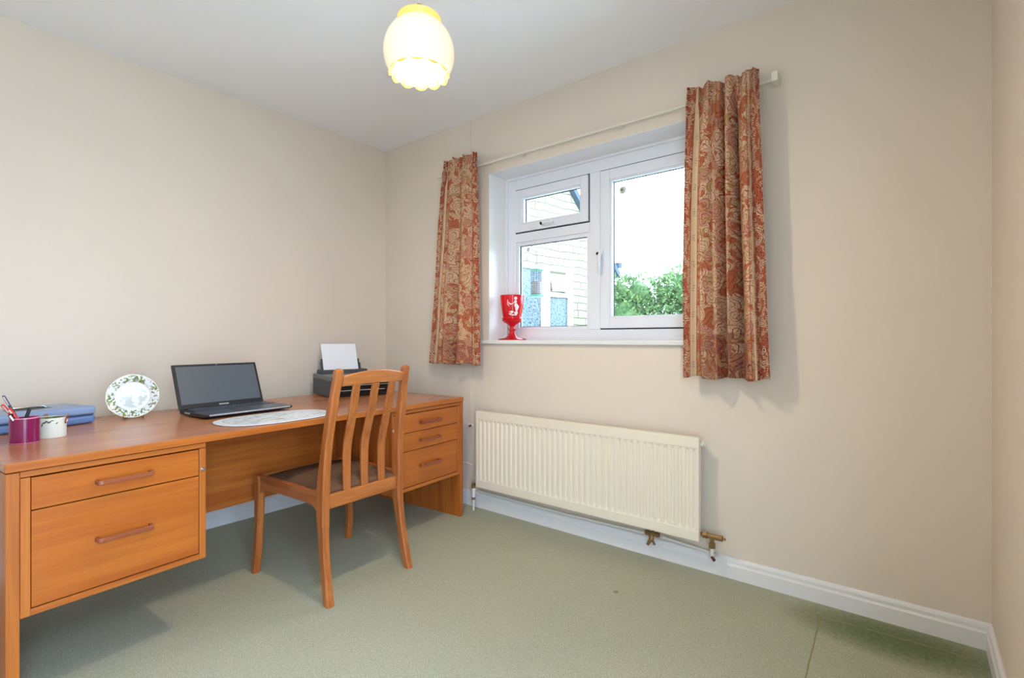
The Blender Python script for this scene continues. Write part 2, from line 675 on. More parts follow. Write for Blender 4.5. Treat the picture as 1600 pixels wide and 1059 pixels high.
structure(bx('floor', M['carpet'], -0.1, RX + 0.1, RB - 0.1, 0.0, -0.1, 0.0))
structure(bx('ceiling', M['ceil'], -0.1, RX + 0.1, RB - 0.1, WT, RH, RH + 0.1))
structure(bx('wall_left', M['wall'], -0.1, 0.0, RB - 0.1, WT, -0.1, RH))
mb = MB()
mb.box(RX, RX + 0.1, -1.90, WT, -0.1, RH)
mb.box(RX, RX + 0.1, RB - 0.1, -2.70, -0.1, RH)
mb.box(RX, RX + 0.1, -2.70, -1.90, 2.06, RH)
structure(mb.build('wall_right', M['wall']))
mb = MB()
mb.box(0, OX0, 0, WT, -0.1, RH)
mb.box(OX1, RX, 0, WT, -0.1, RH)
mb.box(OX0, OX1, 0, WT, -0.1, OZ0 - 0.02)
mb.box(OX0, OX1, 0, WT, OZ1, RH)
structure(mb.build('wall_window', M['wall']))
# back wall behind the camera; the right wall beside it has an unseen doorway added to let daylight in
structure(bx('wall_back', M['wall'], 0, RX, RB - 0.1, RB, -0.1, RH))
DY0, DY1 = -2.70, -1.90


def skirting(name, p0, p1, nrm):
    # moulded board: profile (offset from wall, z)
    prof = [(0, 0), (0.016, 0), (0.016, 0.056), (0.013, 0.061), (0.0115, 0.064), (0.0115, 0.076), (0.009, 0.083), (0.004, 0.088), (0, 0.088)]
    b = MB()
    p0, p1, nrm = Vector(p0), Vector(p1), Vector(nrm)
    b.rings([[p + nrm * o + Vector((0, 0, z)) for o, z in prof] for p in (p0, p1)])
    return structure(b.build(name, M['gloss']))


skirting('baseboard_window', (0, 0, 0), (RX, 0, 0), (0, -1, 0))
skirting('baseboard_left', (0, -0.016, 0), (0, RB, 0), (1, 0, 0))
skirting('baseboard_right', (RX, -0.016, 0), (RX, DY1, 0), (-1, 0, 0))

# carpet seams: narrow raised joins
b = MB()
for p, q in (((2.765, -0.115), (2.785, -0.75)), ((2.765, -0.115), (3.228, -0.098))):
    p, q = Vector(p), Vector(q)
    n_ = 24
    d = (q - p).normalized()
    s_ = Vector((-d.y, d.x))
    R_ = []
    for i in range(n_ + 1):
        c = p.lerp(q, i / n_) + s_ * 0.0006 * math.sin(i * 0.9)
        R_.append([Vector((*(c - s_ * 0.006), -0.002)), Vector((*c, 0.0012)), Vector((*(c + s_ * 0.006), -0.002))])
    b.rings(R_)
M['seam'] = plain('carpet_seam_pile', rgb(168, 160, 118), 0.95, 0.1, var=0.4, scale=150)
structure(b.build('trim_1', M['seam']))

# ---------------------------------------------------------------- window
wnd = bpy.data.objects.new('window_1', None)
COL.objects.link(wnd)
wnd.location = (OX0, 0.17, OZ0)
wnd['kind'] = 'structure'


def W(name, mat, boxes, bevel=0.003):
    b = MB()
    for x0, x1, y0, y1, z0, z1 in boxes:
        b.box(x0 - OX0, x1 - OX0, y0 - 0.17, y1 - 0.17, z0 - OZ0, z1 - OZ0)
    return b.build(name, mat, wnd, bevel)


F0, F1 = 0.17, 0.24
FL, FR, FB, FT = 1.008, 2.345, OZ0, OZ1
gl_l, gl_r = 1.082, 1.612     # left light inner frame faces
mu_r = 1.679
ri_r = 2.272
tr_lo, tr_hi = 1.645, 1.700
frame = W('window_frame', M['upvc'], [
    (FL, gl_l, F0, F1, FB, FT), (ri_r, FR, F0, F1, FB, FT),
    (gl_l, ri_r, F0, F1, FB, 1.094), (gl_l, ri_r, F0, F1, 1.974, FT),
    (gl_r, mu_r, F0, F1, 1.094, 1.974), (gl_l, gl_r, F0, F1, tr_lo, tr_hi),
    # outer lip near plaster
    (FL, 1.022, F0 - 0.012, F0, FB, FT), (1.022, FR, F0 - 0.012, F0, 2.036, FT), (1.022, FR, F0 - 0.012, F0, FB, 1.050)])


def ring_boxes(x0, x1, z0, z1, w_, y0, y1):
    return [(x0, x0 + w_, y0, y1, z0, z1), (x1 - w_, x1, y0, y1, z0, z1), (x0 + w_, x1 - w_, y0, y1, z0, z0 + w_), (x0 + w_, x1 - w_, y0, y1, z1 - w_, z1)]


W('gasket', M['dark_gap'], ring_boxes(gl_l, gl_r, 1.700, 1.974, 0.006, 0.172, 0.2) + ring_boxes(mu_r, ri_r, 1.094, 1.974, 0.006, 0.172, 0.2), 0)
sash1 = W('top_sash', M['upvc'], ring_boxes(1.0885, 1.6055, 1.7065, 1.9675, 0.048, 0.158, 0.225) + ring_boxes(1.134, 1.562, 1.752, 1.922, 0.012, 0.166, 0.2))
sash2 = W('side_sash', M['upvc'], ring_boxes(1.6855, 2.2655, 1.1005, 1.9675, 0.056, 0.158, 0.225) + ring_boxes(1.739, 2.212, 1.154, 1.914, 0.012, 0.166, 0.2))
W('glazing_bead', M['upvc'], ring_boxes(gl_l, gl_r, 1.094, 1.645, 0.022, 0.178, 0.2), 0.002)
W('gasket', M['dark_gap'], ring_boxes(1.103, 1.591, 1.115, 1.624, 0.004, 0.19, 0.2) + ring_boxes(1.145, 1.551, 1.763, 1.911, 0.003, 0.19, 0.2)
  + ring_boxes(1.750, 2.201, 1.165, 1.903, 0.003, 0.19, 0.2), 0)
W('pane', M['glass'], [(1.14, 1.556, 0.2, 0.204, 1.758, 1.916)], 0)
W('pane', M['glass'], [(1.1, 1.594, 0.2, 0.204, 1.112, 1.627)], 0)
W('pane', M['glass'], [(1.745, 2.206, 0.2, 0.204, 1.160, 1.908)], 0)

# handles
h = thing('window_handle', 'white lever handle with dark key button on the side window sash', 'handle', (1.697, 0.158, 1.50))
MB().prism([(-0.011, -0.03), (0.011, -0.03), (0.011, 0.03), (0.004, 0.036), (-0.004, 0.036), (-0.011, 0.03)], -0.012, 0.0, 'Y').build('base', M['upvc'], h, 0.002)
MB().tube([(0, -0.012, 0.012), (0, -0.03, 0.008), (0.002, -0.038, -0.02), (0.0, -0.034, -0.07), (0.0, -0.030, -0.105)], [0.010, 0.011, 0.009, 0.008, 0.006]).build('lever', M['upvc'], h, smooth=True)
MB().tube([(-0.008, -0.02, 0.008), (-0.008, -0.040, 0.008)], 0.0085, 14).build('key_button', M['black'], h, smooth=True)
h = thing('window_handle', 'white lever handle lying sideways on the small top window sash', 'handle', (1.325, 0.158, 1.728))
MB().prism([(-0.03, -0.009), (0.03, -0.009), (0.036, 0), (0.03, 0.009), (-0.03, 0.009)], -0.012, 0.0, 'Y').build('base', M['upvc'], h, 0.002)
MB().tube([(-0.012, -0.012, 0.0), (-0.006, -0.03, 0.002), (0.02, -0.038, 0.004), (0.07, -0.032, -0.002)], [0.010, 0.011, 0.009, 0.006]).build('lever', M['upvc'], h, smooth=True)
MB().tube([(-0.014, -0.02, 0.0), (-0.014, -0.040, 0.0)], 0.0085, 14).build('key_button', M['black'], h, smooth=True)

# sill board and reveal lining
b = MB()
b.box(OX0, OX1, -0.001, 0.17, 1.012, OZ0)
b.box(0.955, 2.395, -0.022, -0.001, 1.012, OZ0)
structure(b.build('trim_2', M['gloss'], bevel=0.004))
structure(MB().box(OX0, OX0 + 0.002, 0.0, 0.17, OZ0, OZ1).box(OX1 - 0.002, OX1, 0, 0.17, OZ0, OZ1).box(OX0 + 0.002, OX1 - 0.002, 0, 0.17, OZ1 - 0.002, OZ1).build('trim_3', M['gloss']))

# suction discs on the panes
d = thing('suction_disc', 'small round clear suction disc stuck high on the right hand pane', 'suction disc', (1.80, 0.2, 1.852))
MB().lathe([(0.0, 0.010), (0.012, 0.008), (0.020, 0.002), (0.021, 0.0), (0.0, 0.0)], 24, mat=Matrix.Rotation(PI / 2, 4, 'X')).build('disc', M['rubber'], d, smooth=True)
MB().lathe([(0.0, 0.014), (0.007, 0.013), (0.008, 0.009), (0.0, 0.008)], 16, mat=Matrix.Rotation(PI / 2, 4, 'X')).build('nub', M['yellow_core'], d, smooth=True)
d = thing('suction_hook', 'small clear suction hook at the top of the lower left pane, wire on it', 'hook', (1.155, 0.204, 1.60))
MB().lathe([(0.0, 0.0), (0.014, 0.0), (0.013, 0.003), (0.006, 0.008), (0.0, 0.009)], 20, mat=Matrix.Rotation(-PI / 2, 4, 'X')).build('disc', M['rubber'], d, smooth=True)
MB().tube([(0, 0.008, 0), (0, 0.04, 0.004), (-0.02, 0.13, 0.008), (-0.055, 0.16, 0.012), (-0.055, 0.165, 0.0)], 0.0018, 8).build('hook_wire', M['plastic_dark'], d, smooth=True)

# bird feeder hanging outside
FX, FY = 1.034, 0.37
b_ = thing('bird_feeder', 'green capped wire mesh bird feeder hanging outside the lower left pane', 'bird feeder', (FX + 0.065, FY, 1.32))
MB().lathe([(0, 0.185), (0.012, 0.187), (0.047, 0.178), (0.048, 0.172), (0.0, 0.172)], 24).build('cap', M['teal'], b_, smooth=True)
MB().lathe([(0, 0.012), (0.044, 0.012), (0.048, 0.006), (0.046, 0.0), (0.0, 0.0)], 24).build('tray', M['teal'], b_, smooth=True)
m_ = MB()
for k in range(14):
    a = 2 * PI * k / 14
    m_.tube([(0.038 * math.cos(a), 0.038 * math.sin(a), 0.012), (0.038 * math.cos(a), 0.038 * math.sin(a), 0.173)], 0.0012, 5)
for k in range(12):
    z = 0.02 + k * 0.0128
    m_.tube([(0.038 * math.cos(a), 0.038 * math.sin(a), z) for a in [2 * PI * j / 24 for j in range(25)]], 0.0012, 5)
m_.build('mesh_tube', M['plastic_dark'], b_)
MB().lathe([(0, 0.015), (0.03, 0.015), (0.03, 0.10), (0, 0.11)], 20).build('nuts', plain('nut_filling', rgb(176, 160, 150), 0.9, 0.1, var=0.5, scale=90), b_)
MB().tube([(0, 0, 0.185), (0, 0, 0.277)], 0.0018, 6).build('hanging_wire', M['plastic_dark'], b_)

# ================================================================ outside
M['bounce_ground'] = plain('pale_bounce_ground', rgb(222, 216, 206), 0.9, 0.1, var=0.15, scale=3)  # added pale ground, out of view, bouncing skylight up to the ceiling
structure(bx('ground', M['bounce_ground'], -5, 8, WT, 5.2, -0.15, -0.12))
structure(bx('ground', M['lawn'], -30, 30, 0.3, 40, -0.3, -0.15))
structure(bx('ground', M['bounce_ground'], RX + 0.1, 30, -30, WT, -0.3, -0.02))

# neighbouring gable: local x along wall, local -y faces us, z up
NH = thing('neighbouring_house', 'pale stone gable end of the house seen through the left panes', 'house', (-3.02, 5.6, -0.15),
           math.atan2(0.980, 0.198))
zo = 0.15
EZ = 2.80 + zo           # eave height at s = 2.6
gb = MB()
gy0, gy1 = 0.0, 6.0       # local +y is away (to the left of the direction)
wx0, wx1, wz0, wz1 = -0.75, 1.50, 1.05 + zo, 2.56 + zo
apex = -2.6


def roofz(s_):
    return EZ + (2.6 - s_) * 1.12 if s_ > apex else EZ + (2.6 - apex) * 1.12 - (apex - s_) * 1.12


# facade with window hole
def facade(b, y0, y1):
    b.prism([(wx1, 0), (2.6, 0), (2.6, EZ), (wx1, roofz(wx1))], y0, y1, 'Y')
    b.prism([(-7.8, 0), (wx0, 0), (wx0, roofz(wx0)), (apex, roofz(apex)), (-7.8, roofz(-7.8))], y0, y1, 'Y')
    b.prism([(wx0, wz1), (wx1, wz1), (wx1, roofz(wx1)), (wx0, roofz(wx0))], y0, y1, 'Y')
    b.prism([(wx0, 0), (wx1, 0), (wx1, wz0), (wx0, wz0)], y0, y1, 'Y')


facade(gb, 0.0, 0.3)
gb.box(2.3, 2.6, 0.3, 6.0, 0, EZ)
gb.build('gable_wall', M['stone'], NH)
rb = MB()
rb.prism([(2.92, roofz(2.92) + 0.02), (2.92, roofz(2.92) + 0.17), (apex, roofz(apex) + 0.17), (apex, roofz(apex) + 0.02)], -0.12, 6.0, 'Y')
rb.prism([(-7.9, roofz(-7.9) + 0.02), (-7.9, roofz(-7.9) + 0.17), (apex, roofz(apex) + 0.17), (apex, roofz(apex) + 0.02)], -0.12, 6.0, 'Y')
rb.build('roof', M['gutter'], NH)
gt = MB()
gt.box(2.86, 2.98, -0.14, 5.9, EZ - 0.10, EZ + 0.02)
gt.build('gutter', M['gutter'], NH, 0.01)
# window of that house
fb = MB()
fw_ = 0.09
fb.box(wx0, wx1, 0.02, 0.14, wz1 - fw_, wz1)
fb.box(wx0, wx1, 0.02, 0.14, wz0, wz0 + fw_)
fb.box(wx0, wx0 + fw_, 0.02, 0.14, wz0 + fw_, wz1 - fw_)
fb.box(wx1 - 0.13, wx1, 0.02, 0.14, wz0 + fw_, wz1 - fw_)
fb.box(0.585, 0.79, 0.02, 0.14, wz0 + fw_, wz1 - fw_)
fb.box(0.79, wx1 - 0.13, 0.02, 0.14, 1.925 + zo, 2.02 + zo)
nw = fb.build('window', M['outside_frame'], NH, 0.008)
MB().box(wx0 + fw_, 0.585, 0.08, 0.10, wz0 + fw_, wz1 - fw_).build('pane', M['frosted'], nw)
MB().box(0.79, wx1 - 0.13, 0.08, 0.10, wz0 + fw_, 1.925 + zo).build('pane', M['frosted'], nw)
# top-hung vent, slightly open
vt = MB()
Mv = Matrix.Translation((0, 0.02, 2.40 + zo)) @ Matrix.Rotation(math.radians(-14), 4, 'X')
for q in ((0.80, 0.845, -0.37, 0.0), (1.315, 1.36, -0.37, 0.0), (0.845, 1.315, -0.37, -0.325), (0.845, 1.315, -0.045, 0)):
    vt.box(q[0], q[1], -0.02, 0.02, q[2], q[3], Mv)
vt.build('vent', M['outside_frame'], nw, 0.004)
MB().box(0.845, 1.315, -0.004, 0.004, -0.325, -0.045, Mv).build('vent_pane', plain('sky_reflecting_glass', rgb(196, 204, 210), 0.1, 0.5), nw)


# hedge of leaf cards on clumped limbs
def hedge(name, label, cat, cx, cy, clumps, n, seed):
    r = random.Random(seed)
    root = thing(name, label, cat, (cx, cy, -0.15))
    b = bmesh.new()
    for i in range(n):
        px, py, pz, rad = r.choice(clumps)
        d = Vector((r.gauss(0, 1), r.gauss(0, 1), r.gauss(0, 1))).normalized()
        k = rad * (0.72 + 0.34 * r.random())
        c = Vector((px, py, pz)) + Vector((d.x * k, d.y * k, d.z * k * 0.8))
        if c.z < 0.02:
            continue
        L = r.uniform(0.05, 0.09)
        dirv = (d * 0.8 + Vector((r.gauss(0, .6), r.gauss(0, .6), r.gauss(0, .6) + 0.2))).normalized()
        sd = dirv.orthogonal().normalized()
        sd = Matrix.Rotation(r.random() * PI, 3, dirv) @ sd
        nn = dirv.cross(sd) * L * 0.12
        v = [b.verts.new(c), b.verts.new(c + dirv * L * .5 + sd * L * .26 + nn), b.verts.new(c + dirv * L), b.verts.new(c + dirv * L * .5 - sd * L * .26 + nn)]
        b.faces.new((v[0], v[1], v[2]))
        b.faces.new((v[0], v[2], v[3]))
    me = bpy.data.meshes.new('leaves')
    b.to_mesh(me)
    b.free()
    me.materials.append(M['leaf'])
    o = bpy.data.objects.new('foliage', me)
    COL.objects.link(o)
    o.parent = root
    t = MB()
    for (px, py, pz, rad) in clumps:
        if r.random() < 0.6:
            t.tube([(px * 0.25, py * 0.25, 0), (px * 0.6, py * 0.6, pz * 0.5), (px, py, pz)], [0.05, 0.035, 0.015], 7)
    t.build('branches', M['bark'], root, smooth=True)
    # dense inner mass so that light does not pass straight through
    q = MB()
    for (px, py, pz, rad) in clumps:
        pr = []
        for k in range(7):
            a = -PI / 2 + PI * k / 6
            pr.append((max(0.001, rad * 0.5 * math.cos(a)), rad * 0.45 * math.sin(a)))
        q.lathe(pr, 10, (px, py, max(pz, rad * 0.62)))
    q.build('inner_foliage', M['leaf'], root, smooth=True)
    return root


cl = []
r0 = random.Random(3)
for i in range(34):
    cx_ = r0.uniform(-0.8, 2.6)
    top = 2.28 + 0.05 * cx_ + 0.25 * math.sin(cx_ * 2.1)
    zz = r0.uniform(0.5, top - 0.35)
    cl.append((cx_, r0.uniform(-0.8, 0.8), zz + 0.15, r0.uniform(0.42, 0.62)))
for i in range(10):
    cx_ = -0.9 + i * 0.42
    cl.append((cx_, r0.uniform(-0.4, 0.4), 2.12 + 0.07 * cx_ + r0.uniform(-0.1, 0.1), 0.46))
hedge('garden_bush', 'large leafy green bush seen through the right hand pane', 'bush', -0.6, 6.9, cl, 42000, 5)

# ================================================================ curtains
def curtain(name, label, xl, xr, zt, zb, folds, cloth_w, seed, hang):
    # xl, xr: (top, bottom) x of the two edges;  folds: list of (centre u, width, depth)
    r = random.Random(seed)
    root = thing(name, label, 'curtain', ((xl[0] + xr[0]) / 2, -0.085, zb))
    ox, oz = (xl[0] + xr[0]) / 2, zb
    b = bmesh.new()
    uvl = b.loops.layers.uv.new('UVMap')
    el = b.verts.layers.float.new('edge')
    sl = b.verts.layers.float.new('side')
    NU, NV = 260, 110
    H = zt - zb
    ph = [r.uniform(0, 6) for _ in range(8)]
    grid = []
    for j in range(NV + 1):
        v = j / NV                   # 0 bottom .. 1 top
        a = xl[1] + (xl[0] - xl[1]) * v ** 0.85 + hang * math.sin(v * PI) * 0.5
        c = xr[1] + (xr[0] - xr[1]) * v ** 0.9
        # top heading: tight pleats, fading into large folds
        tp = max(0.0, min(1.0, (v - 0.86) / 0.1))
        hd = 1.0 if v > 0.93 else 0.0
        row = []
        for i in range(NU + 1):
            u = i / NU
            y = 0.0
            big = 0.0
            for (fc, fw, fd) in folds:
                cc = fc + 0.02 * math.sin(v * 3 + fc * 9) * (1 - v)
                big += fd * math.exp(-((u - cc) / fw) ** 2)
            y += 2.1 * big * (1 - 0.6 * tp) * (0.7 + 0.3 * (1 - v))
            y += 0.0085 * math.sin(u * 2 * PI * 5.3 + ph[0] + 1.2 * v) * (1 - tp)
            y += 0.0035 * math.sin(u * 2 * PI * 12.7 + ph[1] + 2.5 * v) * (0.3 + tp)
            y += tp * 0.0075 * math.copysign(abs(math.sin(u * PI * 15 + ph[2] + 0.7 * math.sin(u * 9))) ** 0.6, math.sin(u * PI * 15 + ph[2] + 0.7 * math.sin(u * 9)))
            gather = math.exp(-((v - 0.935) / 0.012) ** 2) * 0.006
            y += gather
            y += 0.006 * noise.noise(Vector((u * 5, v * 4, seed)))
            x = a + (c - a) * u + 0.004 * math.sin(u * 2 * PI * 6 + v * 2) * (1 - tp) * min(1, min(u, 1 - u) * 12)
            # edges turn back to the wall
            e = min(u, 1 - u)
            y += 0.03 * math.exp(-e / 0.012) * 0.5
            z = oz + H * v
            # heading droops in waves between the hooks
            if v > 0.9:
                z += 0.006 * math.sin(u * PI * 7 + ph[3]) * (v - 0.9) * 10
            if v < 0.1:
                z += 0.006 * math.sin(u * PI * 5 + ph[4]) * (0.1 - v) * 10
            vert = b.verts.new((x - ox, -y, z - oz))
            vert[el] = min(u, 1 - u) * cloth_w
            vert[sl] = u
            row.append(vert)
        grid.append(row)
    for j in range(NV):
        for i in range(NU):
            f = b.faces.new((grid[j][i], grid[j][i + 1], grid[j + 1][i + 1], grid[j + 1][i]))
            f.smooth = True
            for lp, (ii, jj) in zip(f.loops, ((i, j), (i + 1, j), (i + 1, j + 1), (i, j + 1))):
                lp[uvl].uv = (ii / NU * cloth_w + seed * 1.37, jj / NV * H)
    me = bpy.data.meshes.new('cloth')
    b.to_mesh(me)
    b.free()
    me.materials.append(M['curtain'])
    o = bpy.data.objects.new('cloth', me)
    COL.objects.link(o)
    o.parent = root
    so = o.modifiers.new('thickness', 'SOLIDIFY')
    so.thickness = 0.003
    for k in range(5):
        hk = MB()
        u = 0.08 + 0.21 * k
        x = xl[0] + (xr[0] - xl[0]) * u - ox
        hk.tube([(x, 0.012, H - 0.03), (x, 0.022, H - 0.045), (x, 0.026, H - 0.03), (x, 0.026, H - 0.012)], 0.0015, 6)
        hk.build('curtain_hook', M['white'], root)
    return root


curtain('curtain', 'narrow red and cream paisley curtain hanging left of the window, above the desk end',
        (0.716, 0.585), (0.996, 1.032), 2.165, 0.888,
        [(0.12, 0.07, 0.018), (0.36, 0.09, 0.030), (0.52, 0.04, -0.016), (0.66, 0.08, 0.028), (0.9, 0.06, 0.014)], 0.56, 1, 0.0)
curtain('curtain', 'wide red and cream paisley curtain hanging at the right edge of the window',
        (2.262, 2.240), (2.545, 2.590), 2.145, 0.875,
        [(0.1, 0.05, 0.010), (0.30, 0.08, 0.026), (0.50, 0.028, -0.024), (0.60, 0.05, 0.026), (0.68, 0.022, -0.020), (0.84, 0.09, 0.024)], 0.62, 2, -0.02)

ct = thing('curtain_track', 'cream plastic curtain track running above the window between the curtains', 'curtain track', (0.6, 0, 2.10))
bx('rail', M['wall'], 0, 1.985, -0.050, -0.036, -0.006, 0.007, ct, 0.002)
bx('rail_flange', M['track'], 0, 1.985, -0.054, -0.050, -0.008, -0.004, ct)
for k in range(4):
    bx('bracket', M['track'], 0.045 + k * 0.62, 0.07 + k * 0.62, -0.036, -0.001, -0.004, 0.006, ct, 0.002)
bx('end_stop', M['track'], 1.985, 2.01, -0.062, 0.0, -0.012, 0.028, ct, 0.003)

# ================================================================ radiator
R = thing('radiator', 'cream ribbed panel radiator on the wall below the window', 'radiator', (0.989, 0.0, 0.158))
RL, RHt = 1.319, 0.453
yf = -0.100
b = MB()
b.box(0.004, RL - 0.004, yf + 0.012, yf + 0.024, 0.004, RHt - 0.004)
# ribbed face: a corrugated grid between plain bands
n_r = 39
xs = []
pitch = (RL - 0.03) / n_r
prof = []
for k in range(n_r):
    x0 = 0.015 + k * pitch
    prof += [(x0, 0.007), (x0 + pitch * 0.14, 0.0), (x0 + pitch * 0.62, 0.0), (x0 + pitch * 0.76, 0.007)]
prof.append((RL - 0.015, 0.007))
zs = [(0.046, 0), (0.060, 1), (RHt - 0.062, 1), (RHt - 0.048, 0)]
g = [[b.b.verts.new((x, yf + 0.002 + (d_ * a), z)) for x, d_ in prof] for z, a in zs]
for j in range(3):
    for i in range(len(prof) - 1):
        b.b.faces.new((g[j][i], g[j][i + 1], g[j + 1][i + 1], g[j + 1][i]))
b.box(0.0, RL, yf, yf + 0.014, 0.0, 0.046)
b.box(0.0, RL, yf, yf + 0.014, RHt - 0.048, RHt)
b.box(0.0, 0.015, yf + 0.001, yf + 0.014, 0.046, RHt - 0.048)
b.box(RL - 0.015, RL, yf + 0.001, yf + 0.014, 0.046, RHt - 0.048)
b.box(0.0, RL, yf + 0.010, yf + 0.03, RHt - 0.006, RHt)
b.build('front_panel', M['rad'], R, 0.002)
b = MB()
b.box(0.01, RL - 0.01, yf + 0.05, yf + 0.062, 0.0, RHt - 0.01)
b.build('back_panel', M['rad'], R, 0.003)
for x in (0.2, RL - 0.22):
    bx('wall_bracket', M['rad'], x, x + 0.02, yf + 0.062, -0.0015, 0.04, RHt - 0.06, R)
MB().tube([(RL, yf + 0.03, RHt - 0.03), (RL + 0.014, yf + 0.03, RHt - 0.03)], 0.013, 16).tube([(RL + 0.014, yf + 0.03, RHt - 0.03), (RL + 0.022, yf + 0.03, RHt - 0.03)], 0.008, 6).build('bleed_plug', M['track'], R, 0.001)

V1 = thing('radiator_valve', 'brass radiator valve at the lower right corner of the radiator', 'valve', (2.355, -0.07, 0.10))
MB().tube([(-0.047, 0, 0.085), (-0.012, 0, 0.085)], 0.010, 14).tube([(-0.038, 0, 0.085), (-0.020, 0, 0.085)], 0.0155, 6).build('union_nut', M['brass'], V1, 0.001)
MB().tube([(-0.014, 0, 0.085), (0.03, 0, 0.085)], [0.010, 0.012], 14).tube([(0.028, 0, 0.085), (0.044, 0, 0.085)], 0.013, 8).tube([(0.044, 0, 0.085), (0.056, 0, 0.085)], 0.006, 8).build('valve_body', M['brass'], V1, 0.001)
MB().tube([(0, 0, 0.085), (0, 0, 0.05)], 0.009, 14).tube([(0, 0, 0.056), (0, 0, 0.036)], 0.0155, 6).build('lower_nut', M['brass'], V1, 0.001)
MB().tube([(0, 0, 0.036), (0, 0, 0.004), (0, 0.012, -0.006), (0, 0.056, -0.010)], 0.008, 12).build('tail_pipe', M['cable'], V1, smooth=True)
MB().tube([(0.0, -0.002, -0.004), (0.014, -0.018, -0.008)], [0.006, 0.007], 8).build('drain_plug', plain('dark_plug', rgb(84, 50, 44), 0.5), V1)

V2 = thing('drain_valve', 'brass drain valve on the pipe above the skirting, under the radiator', 'valve', (2.075, -0.045, 0.108))
MB().tube([(-0.036, 0, 0.014), (0.03, 0, 0.014)], 0.0085, 12).tube([(-0.036, 0, 0.014), (-0.018, 0, 0.014)], 0.013, 6).tube([(0.014, 0, 0.014), (0.032, 0, 0.014)], 0.013, 6).build('tee', M['brass'], V2, 0.001)
MB().tube([(-0.004, 0, 0.010), (-0.006, -0.004, -0.014)], 0.012, 8).tube([(-0.006, -0.004, -0.012), (-0.022, -0.010, -0.040)], [0.009, 0.007], 10).tube([(-0.004, -0.006, -0.010), (0.016, -0.014, -0.030)], [0.005, 0.006], 8).build('drain_cock', M['brass'], V2, 0.001)
MB().tube([(0, 0, 0.014), (0, 0.005, 0.05), (0, 0.002, 0.062)], 0.007, 10).build('tail_pipe', M['brass'], V2, smooth=True)

hp = MB()
hp.tube([(0.95, -0.030, 0.108), (1.6, -0.030, 0.103), (2.03, -0.034, 0.112)], 0.0062, 10)
hp.tube([(2.12, -0.034, 0.112), (2.30, -0.030, 0.100), (2.345, -0.028, 0.094)], 0.0062, 10)
tag(hp.build('heating_pipe', M['cable'], smooth=True), 'thin painted heating pipe running along the top of the skirting under the radiator', 'pipe')

V3 = thing('radiator_valve', 'white capped radiator valve at the lower left corner, beside the desk end', 'valve', (0.945, -0.07, 0.08))
MB().tube([(0.0, 0, 0.075), (0.046, 0, 0.095)], 0.009, 12).build('elbow', M['brass'], V3, smooth=True)
MB().tube([(0, 0, 0.0), (0, 0, 0.055)], [0.010, 0.012], 12).build('valve_cap', M['white'], V3, 0.001)
MB().tube([(0, 0, 0.055), (0, 0, 0.085)], 0.011, 6).build('lock_nut', M['brass'], V3, 0.001)
MB().tube([(0, 0, 0.0), (0, 0, -0.014)], 0.012, 6).build('lock_nut', M['brass'], V3, 0.001)
MB().tube([(0, 0, -0.01), (0, 0, -0.08)], 0.0065, 10).build('tail_pipe', M['cable'], V3)

# wiring on the wall
tag(MB().tube([(0.857, -0.004, 2.418), (0.857, -0.004, 1.4), (0.862, -0.004, 0.62), (0.862, -0.004, 0.50)], 0.0022, 8).build('wall_cable', M['wall'], smooth=True),
    'thin white cable running down the wall from the ceiling behind the left curtain', 'cable')
sk = thing('aerial_socket', 'small white wall socket with a short lead, between desk and radiator', 'socket', (0.857, 0.0, 0.50))
bx('plate', M['track'], -0.020, 0.020, -0.010, -0.0005, -0.010, 0.010, sk, 0.003)
MB().tube([(0.012, -0.012, 0), (0.016, -0.03, -0.002)], 0.006, 10).build('plug', M['plastic_dark'], sk)
MB().tube([(0.016, -0.02, -0.002), (0.022, -0.022, -0.06), (0.012, -0.02, -0.12), (-0.004, -0.02, -0.20)], 0.0022, 8).build('lead', M['cable'], sk, smooth=True)
tag(MB().tube([(0.80, -0.05, 0.235), (0.83, -0.06, 0.27), (0.875, -0.065, 0.28), (0.925, -0.065, 0.275)], 0.0035, 8).build('flex', M['white'], smooth=True),
    'short curved white flex between the desk end and the left radiator valve', 'cable')

# ================================================================ ceiling lamp
Lp = thing('pendant_lamp', 'lit round cream glass pendant lamp with scalloped rim hanging from the ceiling', 'lamp', (LX, LY, LZ))
RS = 0.117


def sph(z):
    return math.sqrt(max(0, RS * RS - z * z))


out_ = [(sph(z), z) for z in [-0.068 + (0.160) * k / 22 for k in range(23)]]
inn_ = [(max(0.004, r_ - 0.004), z) for r_, z in out_][::-1]
b = MB()
b.rings([[Vector((r_ * math.cos(a), r_ * math.sin(a), z)) for a in [2 * PI * k / 64 for k in range(64)]] for r_, z in out_ + inn_], closed=True)
b.build('glass_shade', M['lamp_glass'], Lp, smooth=True)
b = MB()
prof = [(0.071, 0.080), (0.074, 0.086), (0.070, 0.092), (0.074, 0.098), (0.070, 0.104), (0.073, 0.110), (0.069, 0.118), (0.058, 0.124), (0.012, 0.126), (0.012, 0.120), (0.055, 0.118), (0.064, 0.11), (0.066, 0.08)]
b.rings([[Vector((r_ * math.cos(a), r_ * math.sin(a), z)) for a in [2 * PI * k / 48 for k in range(48)]] for r_, z in prof], closed=True)
b.build('glass_collar', M['lamp_amber'], Lp, smooth=True)
b = MB()
N = 144


def scal(a):
    return abs(math.sin(a * 6.0)) ** 0.7


